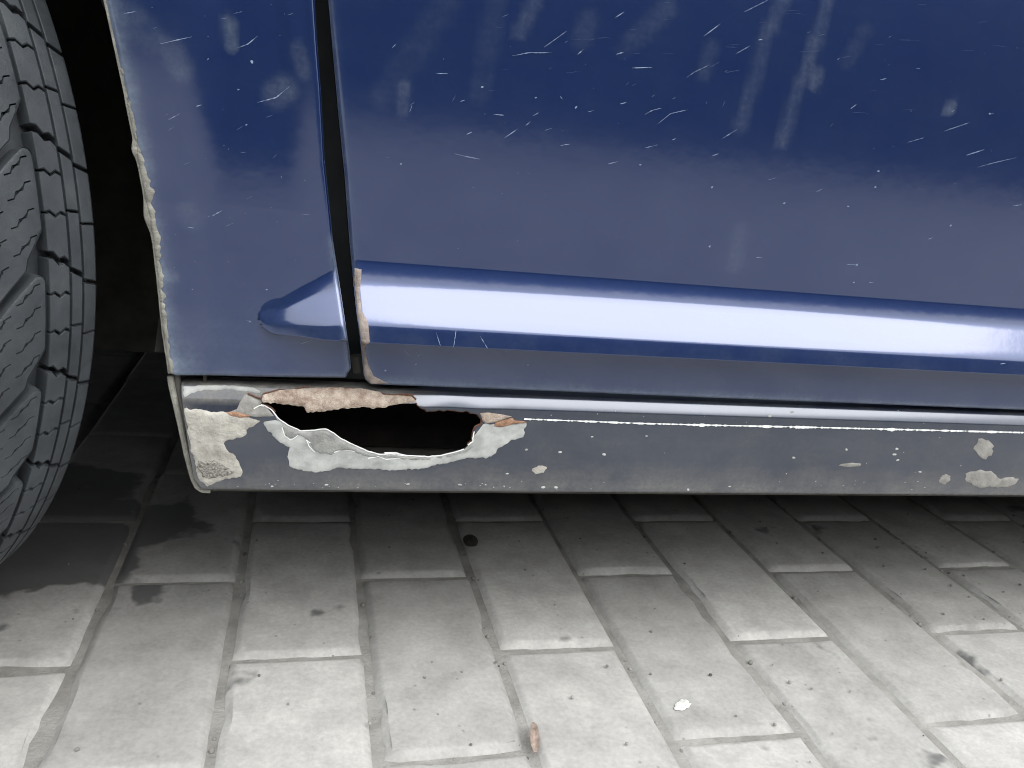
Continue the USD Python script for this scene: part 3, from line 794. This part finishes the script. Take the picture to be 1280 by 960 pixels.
# scratches and chips in the door
scr = [[(858, 97), (868, 90), (887, 81)], [(920, 67), (938, 57)], [(948, 50), (953, 49)], [(806, 143), (815, 138), (827, 135)], [(822, 155), (838, 142), (860, 137)], [(903, 173), (921, 162)], [(631, 172), (640, 166), (647, 161)], [(657, 157), (663, 152)], [(666, 145), (673, 141)], [(681, 163), (690, 160)],
       [(680, 59), (690, 52), (708, 39)], [(722, 68), (729, 62)], [(769, 22), (780, 15)], [(617, 143), (630, 144)], [(575, 127), (581, 125)], [(583, 168), (590, 165)], [(568, 192), (580, 195), (600, 199)], [(700, 182), (712, 180)], [(1180, 164), (1212, 153)], [(1134, 178), (1155, 172)], [(1222, 209), (1240, 204), (1270, 197)], [(1208, 194), (1230, 187)], [(1266, 257), (1277, 256)], [(1160, 299), (1166, 297)],
       [(1046, 75), (1049, 73)], [(1063, 136), (1071, 130)], [(1189, 140), (1194, 137)], [(1236, 143), (1242, 142)], [(806, 185), (822, 181)], [(840, 175), (845, 173)], [(960, 225), (970, 222)], [(495, 55), (490, 60)], [(545, 92), (560, 92)], [(770, 68), (780, 65)], [(1145, 85), (1150, 86)], [(1100, 100), (1108, 98)], [(1058, 331), (1070, 330)], [(1086, 353), (1092, 353)], [(945, 322), (953, 322)],
       [(640, 70), (660, 66), (690, 66)], [(760, 205), (772, 202)], [(512, 140), (515, 132)], [(790, 85), (815, 84)], [(900, 30), (880, 45)], [(930, 15), (960, 0)], [(520, 440), (524, 447)], [(506, 437), (512, 445)], [(545, 415), (549, 435)], [(570, 413), (560, 428)], [(600, 420), (606, 432)], [(1250, 455), (1257, 454)],
       [(735, 140), (742, 138)], [(775, 130), (783, 128)], [(700, 120), (703, 124)], [(890, 195), (898, 192)], [(1020, 240), (1028, 236)]]
fscr = [[(140, 62), (155, 58), (189, 44)], [(147, 51), (165, 43)], [(265, 270), (278, 263)], [(210, 150), (225, 142)], [(297, 60), (310, 55), (322, 45)], [(200, 55), (240, 46)], [(165, 114), (170, 113)], [(297, 111), (299, 112)], [(235, 284), (242, 285)], [(245, 133), (252, 131)], [(322, 128), (345, 122), (362, 108)], [(155, 17), (172, 14)], [(308, 400), (315, 403)], [(375, 430), (390, 425)]]


def scratch_mesh(lists, extra, dots, poly, seed):
    r = np.random.default_rng(seed)
    V, F, o = [], [], 0
    keep = poly.buffer(-.005)
    for i, (px, w) in enumerate([(p, r.uniform(.45, .8)) for p in lists] + extra):
        q = trace(px, side)
        if not all(keep.contains(shapely.points(a)) for a in q):
            continue
        q = resample(q, .0012)
        n = len(q)
        t = np.gradient(q, axis=0); t /= np.linalg.norm(t, axis=1, keepdims=True)
        nn = np.c_[-t[:, 1], t[:, 0]]
        wd = w * .00027 * np.sin(np.linspace(.25, np.pi - .25, n)) * (1 + .5 * r.normal(size=n)).clip(.25, 1.8)
        a, b = q + nn * wd[:, None], q - nn * wd[:, None]
        P = np.concatenate([side(a), side(b)]) + [0, -.00012, 0]
        k = np.arange(n - 1)
        V.append(P); F.append(np.concatenate([np.stack([k, k + 1, k + n], 1), np.stack([k + 1, k + n + 1, k + n], 1)]) + o); o += 2 * n
    for j, (cx, cy, s) in enumerate(dots):
        q = trace(blob(cx, cy, s * .9, s * .55, seed * 100 + j, 8, rot=-.5, rough=.45), side)
        if not all(keep.contains(shapely.points(a)) for a in q):
            continue
        P = side(np.concatenate([q, [q.mean(0)]])) + [0, -.00012, 0]
        n = len(q)
        V.append(P); F.append(np.stack([np.arange(n), (np.arange(n) + 1) % n, np.full(n, n)], 1)[:, ::-1] + o); o += n + 1
    return np.concatenate(V), np.concatenate(F)


r_ = np.random.default_rng(5)
ext = []
for _ in range(32):
    x, y = r_.uniform(440, 1278), abs(r_.normal(0, 105)) + 4
    y += (x - 450) * .06
    l, an = r_.gamma(2, 2.6), r_.normal(-.45, .3)
    ext.append(([(x, y), (x + l * math.cos(an), y + l * math.sin(an))], r_.uniform(.08, .2)))
for _ in range(30):
    x, y = r_.uniform(560, 1278), r_.uniform(4, 150) * r_.uniform(.4, 1)
    l = r_.uniform(6, 30)
    ext.append(([(x, y), (x + l, y + r_.normal(0, 1))], r_.uniform(.04, .08)))
dots = [(720, 134, 2.2), (1237, 142, 1.7), (603, 109, 2), (670, 122, 1.6), (890, 234, 1.8), (980, 254, 1.7), (1098, 214, 1.8), (1188, 282, 1.6), (1094, 234, 1.6), (1060, 258, 1.7), (1071, 331, 1.7), (1067, 353, 1.4), (501, 205, 1.5), (800, 206, 1.5), (632, 439, 1.2), (524, 443, 1.6), (520, 455, 1.3), (660, 456, 1.2), (482, 463, 1.5), (887, 308, 1.7)]
dots += [(r_.uniform(450, 1275), r_.uniform(5, 330), r_.uniform(.3, .6)) for _ in range(25)]
sv, sf_ = scratch_mesh(scr, ext, dots, door_poly, 3)
put('scratches', sv, sf_, MAT['scratch'], door, kind='stuff')
fext = [([(x, y), (x + r_.uniform(3, 14), y - r_.uniform(0, 6))], r_.uniform(.1, .25)) for x, y in zip(r_.uniform(190, 385, 14), r_.uniform(5, 300, 14))]
sv, sf_ = scratch_mesh(fscr, fext, [(315, 77, 3.2), (152, 102, 2.6), (260, 74, 1.4), (298, 112, 1.4), (308, 156, 1.3), (333, 362, 1.4), (312, 402, 1.4)] + [(r_.uniform(190, 385), r_.uniform(5, 400), r_.uniform(.4, .8)) for _ in range(25)], fender_poly, 4)
put('scratches', sv, sf_, MAT['scratch'], fender, kind='stuff')


# ---- what lies behind the gaps: pillar, inner sill box, liner, floor
def box(x0, x1, y0, y1, z0, z1):
    return trimesh.creation.box(bounds=[[x0, y0, z0], [x1, y1, z1]])


pillar = trace([(420, 0), (446, 440)], side)
put_tm('door_pillar', box(-.03, .075, YS + .024, YS + .09, .219, .88), MAT['seal'], car, smooth=False)
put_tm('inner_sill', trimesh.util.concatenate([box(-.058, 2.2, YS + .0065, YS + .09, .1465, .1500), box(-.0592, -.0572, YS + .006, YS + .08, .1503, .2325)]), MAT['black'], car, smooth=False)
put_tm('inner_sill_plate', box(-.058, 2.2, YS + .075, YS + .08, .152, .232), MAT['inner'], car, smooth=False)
seal_px = trace([(446, 452), (448, 463), (450, 472)], side)
put_tm('seam_sealer', tube(side(resample(seal_px, .001)) + [0, .014, 0], .0042, 10), MAT['liner'], car)
# end lip of the sill where the wheel liner is tucked in
def flat(q): return np.c_[q[:, 0], np.full(len(q), YS), q[:, 1]]


ep = trace([(211.5, 471), (213, 482), (217, 500), (224, 530), (232, 568), (240, 598), (245, 609), (252, 613.5), (262, 614)], flat)
ep = resample(ep, .0015)
put_tm('liner_lip', tube(flat(ep) + [.0004, .0012, 0], .0017 + .0003 * meshkit.fbm(np.c_[ep * 200, np.zeros(len(ep))]), 8), MAT['grime'], car)
put_tm('liner_lip', tube(flat(ep) + [.0034, .0035, .0012], .0022, 8), MAT['black'], car)
# wheel-arch liner: an arched sheet from one sill end to the bumper
th = np.linspace(-.16, math.pi + .5, 60)
yy = np.array([YS + .006, YS + .02, YS + .30, YS + .34])
lin = []
for y in yy:
    rr = .338 if y < YS + .01 else .352
    lin.append(np.c_[ARC[0] + rr * np.cos(th), np.full(60, y), ARC[1] + rr * np.sin(th) + (.0)])
lin = np.concatenate(lin)
k = np.arange(59)
lf = np.concatenate([np.concatenate([np.stack([r * 60 + k, r * 60 + k + 1, (r + 1) * 60 + k], 1), np.stack([r * 60 + k + 1, (r + 1) * 60 + k + 1, (r + 1) * 60 + k], 1)]) for r in range(3)])
lin[:, 2] = np.maximum(lin[:, 2], .13)
put('wheel_liner', lin, lf, MAT['liner'], car)
put_tm('arch_inner_wall', box(-.85, -.05, YS + .345, YS + .36, .14, .8), MAT['liner'], car, smooth=False)
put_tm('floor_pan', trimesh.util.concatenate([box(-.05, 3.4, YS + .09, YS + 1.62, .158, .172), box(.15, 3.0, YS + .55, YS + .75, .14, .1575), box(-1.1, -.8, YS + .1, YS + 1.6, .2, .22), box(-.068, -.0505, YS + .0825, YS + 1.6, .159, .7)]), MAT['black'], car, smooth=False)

# ---- the rest of the body, outside the picture: built plainly so that it shades and mirrors as it should
W = 1.70
rear_poly = Polygon([[DOOR_X1 + .006, .226], [1.95, .226], [1.97, .33], [2.06, .50], [2.2, .60], [2.38, .63], [2.38, .9], [DOOR_X1 + .056, .9], [DOOR_X1 + .066, .45], [DOOR_X1 + .006, .232]])
sheet('rear_door', rear_poly, side, MAT['paint'], car, np.arange(1.0, 2.4, .03), zrows, .01, (), .016)
quarter = Polygon([[2.386, .9], [2.386, .632], [2.6, .60], [2.75, .42], [2.78, .28], [3.2, .30], [3.25, .6], [3.2, .95]])
sheet('rear_quarter', quarter, side, MAT['paint'], car, np.arange(2.3, 3.3, .04), np.arange(.3, .95, .03), .02, (), .016)


def quad_sheet(name, pts, mat, **kw):
    pts = np.array(pts, float)
    n = len(pts) // 2
    f = [[i, i + 1, n + i + 1, n + i] for i in range(n - 1)]
    return put(name, pts, f, mat, car, **kw)


YB = YS + .06
far = lambda y: 2 * (YS + W / 2) - y
quad_sheet('hood', [(-1.1, YS + .1, .62), (-1.0, YS + .03, .75), (-.4, YS + .05, .85), (.05, YS + .06, .92), (-1.1, far(YS + .1), .62), (-1.0, far(YS + .03), .75), (-.4, far(YS + .05), .85), (.05, far(YS + .06), .92)], MAT['paint'])
quad_sheet('bumper', [(-1.12, YS + .02, .2), (-1.17, YS + .05, .4), (-1.1, YS + .1, .62), (-1.12, far(YS + .02), .2), (-1.17, far(YS + .05), .4), (-1.1, far(YS + .1), .62)], MAT['paint'])
quad_sheet('windscreen', [(.05, YB + .02, .92), (.75, YB + .22, 1.40), (.05, far(YB + .02), .92), (.75, far(YB + .22), 1.40)], MAT['glass'])
quad_sheet('roof', [(.75, YB + .22, 1.40), (1.3, YB + .2, 1.45), (2.2, YB + .2, 1.43), (2.75, YB + .22, 1.35), (.75, far(YB + .22), 1.40), (1.3, far(YB + .2), 1.45), (2.2, far(YB + .2), 1.43), (2.75, far(YB + .22), 1.35)], MAT['paint'])
quad_sheet('tailgate', [(2.75, YB + .22, 1.35), (3.2, YB, .95), (3.25, YS + .05, .3), (2.75, far(YB + .22), 1.35), (3.2, far(YB), .95), (3.25, far(YS + .05), .3)], MAT['paint'])
for s in (lambda y: y, far):
    put('side_window', [(.12, s(YB + .004), .905), (1.05, s(YB + .004), .905), (1.08, s(YB + .19), 1.39), (.78, s(YB + .2), 1.375)], [[0, 1, 2, 3]], MAT['glass'], car)
    put('side_window', [(1.12, s(YB + .004), .905), (2.4, s(YB + .004), .905), (2.3, s(YB + .19), 1.38), (1.15, s(YB + .19), 1.39)], [[0, 1, 2, 3]], MAT['glass'], car)
    put_tm('window_pillar', tube([(1.09, s(YB + .006), .9), (1.115, s(YB + .2), 1.41)], .025, 8), MAT['seal'], car)
    put_tm('window_pillar', tube([(.05, s(YB + .03), .9), (.75, s(YB + .22), 1.40)], .03, 8), MAT['paint'], car)
    put_tm('window_pillar', tube([(2.45, s(YB + .02), .9), (2.75, s(YB + .22), 1.35)], .07, 8), MAT['paint'], car)
put('far_side', [(x, far(YS), z) for x, z in ((-1.1, .3), (-.78, .3), (-.7, .5), (-.42, .63), (-.14, .5), (-.06, .16), (2.05, .16), (2.1, .45), (2.4, .63), (2.7, .45), (2.78, .28), (3.22, .3), (3.2, .93), (-.4, .84), (-1.0, .74))], [list(range(15))], MAT['paint'], car)

# ---- the front wheel, turned hard, and the others
TR, TW, ZC = .300, .1030, .29


def crown(a):
    return TR - .0170 * (np.abs(a) / TW) ** 2.7


def tread_block(poly, depth=.0085, fine=.004):
    """a block of the tread: its outline (axial, circumferential) raised from the groove floor, edges softened"""
    cs = []
    for r in (poly.exterior, *poly.interiors):
        cs.append(np.array(r.coords)[:-1])
    c = manifold3d.CrossSection(cs, manifold3d.FillRule.EvenOdd)
    m = manifold3d.Manifold.extrude(c, 1.0, 2).refine_to_length(max(fine, .004)) if False else manifold3d.Manifold.extrude(c, 1.0, 1)
    me = m.to_mesh()
    v, f = np.array(me.vert_properties)[:, :3], np.array(me.tri_verts)
    a, s, h = v[:, 0], v[:, 1], v[:, 2]
    th = s / TR
    d = shapely.distance(shapely.points(v[:, :2]), poly.exterior)
    r = crown(a) - depth * (1 - h)
    r = np.where(h < .1, crown(a) - depth - .001, r)
    return np.c_[-r * np.cos(th) * -1, a, r * np.sin(th)], f


NP = 30
PITCH_L = 2 * math.pi * TR / NP


def zig(p0, p1, w=.00040, n=6, amp=.0008):
    t = np.linspace(0, 1, n)
    p = np.array(p0)[None] * (1 - t[:, None]) + np.array(p1)[None] * t[:, None]
    d = np.array(p1) - np.array(p0); d /= np.linalg.norm(d)
    nn = np.array([-d[1], d[0]])
    p = p + nn[None] * (amp * np.where(np.arange(n) % 2 == 0, 1, -1))[:, None]
    return LineString(p).buffer(w, cap_style=2, join_style=2)


def sweep(a):            # the curved cross groove, in circumferential metres, rising towards the shoulder
    return .66 * (a - .062) - 7.0 * (a - .062) ** 2


def block_shapes():
    out = []
    a = np.linspace(.006, .0615, 14)
    low, high = sweep(a) + .0036, sweep(a) + PITCH_L - .0036
    big = Polygon(np.concatenate([np.c_[a, low], np.c_[a, high][::-1]])).buffer(-.003).buffer(.003)
    # rounded lower shoulder corner
    big = big.difference(Polygon([(.0525, .001), (.0635, .0175), (.066, -.01), (.045, -.03)]).buffer(.0005)).buffer(-.004).buffer(.004)
    for f in (.26, .47, .68, .87):
        for a0, a1 in ((.010, .024), (.0275, .0405), (.0445, .0575)):
            s0, s1 = sweep(a0) + PITCH_L * f, sweep(a1) + PITCH_L * f
            big = big.difference(zig((a0, s0), (a1, s1)))
    out.append(big)
    for a0, a1, sh, sl, parts in ((.0636, .0778, .004, -.45, ((.0, .30), (.315, .63), (.645, .945))), (.0790, .0872, -.006, -.5, ((.0, .47), (.485, .96))), (.0884, .0985, -.014, -.3, ((.0, .48), (.495, .97)))):
        for p0, p1 in parts:
            z_ = .0011 * np.array([0, 1, -1, 1, 0]) if a0 < .0785 else np.zeros(5)
            xa = np.linspace(a0, a1, 5)
            lo = sh + PITCH_L * p0 + sl * (xa - a0) * (1.0 if p0 == 0 else .25) + z_
            hi = sh + PITCH_L * p1 + sl * (xa - a0) * (1.0 if p1 > .9 else .25) + z_
            out.append(Polygon(np.concatenate([np.c_[xa, lo], np.c_[xa, hi][::-1]])).buffer(-.0006).buffer(.0006))
    return out


def densify(pg, step=.006):
    def ring(r): return resample(np.array(r.coords), step)[:-1]
    return Polygon(ring(pg.exterior), [ring(r) if False else np.array(r.coords) for r in pg.interiors]).buffer(0)


def block_mesh(pg):
    """top grid + walls by Delaunay, rolled on to the tyre"""
    fine = pg.bounds
    q, f = chart_mesh(pg, np.arange(fine[0], fine[2], .005), np.arange(fine[1], fine[3], .005), .0035, (.0007,), 1.0, .5)
    dd = shapely.distance(shapely.points(q), pg.exterior)
    top = np.where(dd < 3e-4, .0008, 0)

    def roll(p, drop):
        r = crown(p[:, 0]) - drop
        th = p[:, 1] / TR
        return np.c_[r * np.cos(th), p[:, 0], r * np.sin(th)]
    v = roll(q, top)
    Vs, Fs, o = [v], [f[:, ::-1]], len(v)
    for r in (pg.exterior, *pg.interiors):
        b = divided(np.array(r.coords), .0035)
        n = len(b)
        e0 = .0008 if r is pg.exterior else 0
        A, C = roll(b, e0), roll(b, .0095)
        i = np.arange(n - 1)
        Vs.append(np.concatenate([A, C])); Fs.append(np.concatenate([np.stack([i, i + 1, i + n], 1), np.stack([i + 1, i + n + 1, i + n], 1)]) + o); o += 2 * n
    return np.concatenate(Vs), np.concatenate(Fs)


SHAPES = [block_mesh(s if s.geom_type == 'Polygon' else max(s.geoms, key=lambda g: g.area)) for s in block_shapes()]


def lathe(profile, n=96):
    """revolve (axial, radius) about the axle y"""
    p = np.array(profile, float)
    th = np.linspace(0, 2 * np.pi, n, endpoint=False)
    V = np.stack([p[None, :, 1] * np.cos(th)[:, None], np.broadcast_to(p[None, :, 0], (n, len(p))), p[None, :, 1] * np.sin(th)[:, None]], -1).reshape(-1, 3)
    m = len(p)
    i, j = np.meshgrid(np.arange(n), np.arange(m - 1), indexing='ij')
    k = (i + 1) % n
    F = np.concatenate([np.stack([i * m + j, k * m + j, i * m + j + 1], -1).reshape(-1, 3), np.stack([k * m + j, k * m + j + 1, i * m + j + 1], -1).reshape(-1, 3)])
    return trimesh.Trimesh(V, F[:, ::-1], process=False)


def wheel_matrix(x, y, steer, flip=False):
    c, s = math.cos(steer), math.sin(steer)
    rear, inner = np.array([c, -s, 0]), np.array([s, c, 0])
    if flip:
        rear, inner = np.array([-1.0, 0, 0]), np.array([0, -1.0, 0])
    return Gf.Matrix4d(*[float(v) for v in (*rear, 0, *inner, 0, 0, 0, 1, 0, x, y, ZC, 1)])


STEER, WX, WY = .694, -.395, .60
wheel = xform('wheel', car, matrix=wheel_matrix(WX, WY, STEER))
aa = np.linspace(-TW + .004, TW - .004, 25)
prof = [(-.082, .196), (-.098, .215), (-.1095, .240), (-.1085, .256), (-.1050, .2670), (-.1000, .2740)] + [(a, crown(a) - .0085) for a in aa] + [(.1000, .2740), (.1050, .2670), (.1085, .256), (.1095, .240), (.098, .215), (.082, .196)]
tyre = put_tm('tyre', lathe(prof, 128), MAT['rubber'], wheel, smooth=40, label='black tyre with worn winter tread')
for k in range(NP):
    th = k * 2 * math.pi / NP + .02
    c, s = math.cos(th), math.sin(th)
    Rm = np.array([[c, 0, -s], [0, 1, 0], [s, 0, c]])
    for v, f in SHAPES:
        put_tm('tread_block', trimesh.Trimesh(v @ Rm.T, f, process=False), MAT['rubber'], wheel, smooth=35)
    mv, mf = [], []
    o = 0
    for v, f in SHAPES[:1] + SHAPES[1:]:
        w_ = (v * [1, -1, 1]) @ Rm.T
        mv.append(w_); mf.append(f[:, ::-1] + o); o += len(v)
    put_tm('outer_tread_row', trimesh.Trimesh(np.concatenate(mv), np.concatenate(mf), process=False), MAT['rubber'], wheel, smooth=35)
rim_prof = [(.085, .197), (.08, .205), (.075, .19), (.06, .18), (-.05, .175), (-.075, .188), (-.085, .203), (-.088, .196), (-.07, .172), (-.06, .06), (-.062, .0)]
put_tm('rim', lathe(rim_prof, 64), MAT['rim'], wheel, smooth=30)
put_tm('brake_disc', trimesh.creation.cylinder(.13, .02, sections=48, transform=trimesh.transformations.rotation_matrix(math.pi / 2, [1, 0, 0])), MAT['rim'], wheel, smooth=30)
for x, y, st, fl in ((2.40, YS + .13, 0, False), (2.40, far(YS + .13), 0, True), (-.42, far(YS + .13), .5, False)):
    p = numbered(car + '/wheel')
    w_ = UsdGeom.Xform.Define(stage, p)
    w_.GetPrim().GetReferences().AddInternalReference(Sdf.Path(wheel))
    w_.ClearXformOpOrder()
    w_.AddTransformOp(opSuffix='place').Set(wheel_matrix(x, y, st, fl))
    w_.GetPrim().SetInstanceable(True)

# ------------------------------------------------------------------ small things lying on the paving
def lump(size, seed, squash=.6, rough=.3, sub=3):
    s = trimesh.creation.icosphere(sub, 1.0)
    v = s.vertices * (1 + rough * meshkit.fbm(s.vertices * 1.6 + seed))[:, None]
    return trimesh.Trimesh(v * np.array(size) * [1, 1, squash], s.faces, process=False)


MAT['dark_lump'] = rough_mat('dark_lump', (0.012, 0.011, 0.010), (0.04, 0.036, 0.03), 200, 0.9, 0.8, 0.001)
MAT['leaf'] = rough_mat('dry_scrap', (0.14, 0.105, 0.085), (0.36, 0.29, 0.25), 220, 0.8, 0.6, 0.0008)
MAT['fleck'] = rough_mat('white_fleck', (0.42, 0.42, 0.40), (0.66, 0.66, 0.63), 200, 0.8, 0.6, 0.001)


def place(tm, px, dz=0.0):
    p = on_ground([px])[0]
    tm.apply_translation(p + [0, 0, dz])
    return tm


put_tm('pebble', place(lump((.0062, .0085, .006), 3), (588, 678), .002), MAT['dark_lump'], label='black pebble in the long joint under the middle of the sill', category='pebble')
# dry brown scrap of leaf lying along a joint
a, b = on_ground([(666, 905)])[0], on_ground([(669, 944)])[0]
t = np.linspace(0, 1, 14)
u = np.linspace(-1, 1, 7)
d = (b - a); ln_ = np.linalg.norm(d); d /= ln_; n_ = np.array([-d[1], d[0], 0])
wd = .0034 * np.sin(np.pi * (t * .92 + .04)) ** .6 * (.65 + .45 * t)
V = []
for i, ti in enumerate(t):
    for uj in u:
        V.append(a + d * ti * ln_ + n_ * (wd[i] * uj) + [0, 0, .0016 + .0026 * uj * uj * np.sin(np.pi * ti) + .0012 * np.sin(7 * ti)])
V = np.array(V)
i, j = np.meshgrid(np.arange(13), np.arange(6), indexing='ij')
q0 = (i * 7 + j).ravel()
F = np.concatenate([np.stack([q0, q0 + 1, q0 + 8], 1), np.stack([q0, q0 + 8, q0 + 7], 1)])
V2 = V - [0, 0, .0007]
put_tm('dry_leaf', trimesh.Trimesh(np.concatenate([V, V2]), np.concatenate([F, F[:, ::-1] + len(V)]), process=False), MAT['leaf'], label='curled reddish-brown scrap of dry leaf at the front of the paving', category='leaf')
fb = on_ground(blob(853, 882, 10, 6, 74, 26, rough=.3))
fm = on_ground([(853, 882)])[0]
fv = np.concatenate([fb + [0, 0, .0004], fm + (fb - fm) * .55 + np.c_[np.zeros((26, 2)), .0016 + .0006 * np.random.default_rng(4).normal(size=26)], [fm + [0, 0, .0019]]])
fk = np.arange(26); fj = (fk + 1) % 26
put_tm('crumb', trimesh.Trimesh(fv, np.concatenate([np.stack([fk, fj, fj + 26], 1), np.stack([fk, fj + 26, fk + 26], 1), np.stack([fk + 26, fj + 26, np.full(26, 52)], 1)])[:, ::-1], process=False), MAT['fleck'], label='white crumb flattened on a pale paver near the front', category='crumb')
gt = []
r_ = np.random.default_rng(99)
for _ in range(170):
    c = r_.integers(-4, 12)
    x = BX + .1 * c + r_.normal(0, .0035)
    y = r_.uniform(.40, 1.0)
    s = r_.uniform(.0007, .0021)
    m = lump((s, s * r_.uniform(.8, 1.5), s), r_.uniform(0, 50), .8, .3, 1)
    m.apply_translation([x, y, -.0046 + s * .5])
    gt.append(m)
for _ in range(260):
    s = r_.uniform(.0004, .0012)
    m = lump((s, s * r_.uniform(.8, 1.5), s), r_.uniform(0, 50), .7, .3, 1)
    m.apply_translation([r_.uniform(-.4, 1.0), r_.uniform(.40, 1.0), s * .4 + .0005])
    gt.append(m)
MAT['crumbs'] = rough_mat('grit_crumbs', (0.03, 0.028, 0.026), (0.30, 0.29, 0.27), 90, 0.9, 0.5, 0.0005)
put_tm('grit', trimesh.util.concatenate(gt), MAT['crumbs'], kind='stuff', label='loose grit and crumbs in the paving joints', category='grit')

# ------------------------------------------------------------------ unseen dark walls: one for the paint to mirror, one added to block sky
wall = xform('yard_wall', loc=(0, -7.0, 0), label='unseen dark wall behind the camera, standing in for what the paint mirrors', category='wall')
put_tm('wall_body', box(-32, 34, -.15, .15, -.1, 3.55), MAT['wall'], wall, smooth=False)  # height set to hold low sky light back from under the car
put_tm('coping', box(-32.05, 34.05, -.2, .2, 3.555, 3.63), MAT['wall'], wall, smooth=False)
wall = xform('yard_wall', loc=(0, 3.1, 0), label='added unseen wall beyond the car, blocking sky light from under it', category='wall')  # added out of view so that sky light does not leak under the car
put_tm('wall_body', box(-32, 34, -.15, .15, -.1, 2.6), MAT['wall'], wall, smooth=False)
put_tm('coping', box(-32.05, 34.05, -.2, .2, 2.605, 2.68), MAT['wall'], wall, smooth=False)
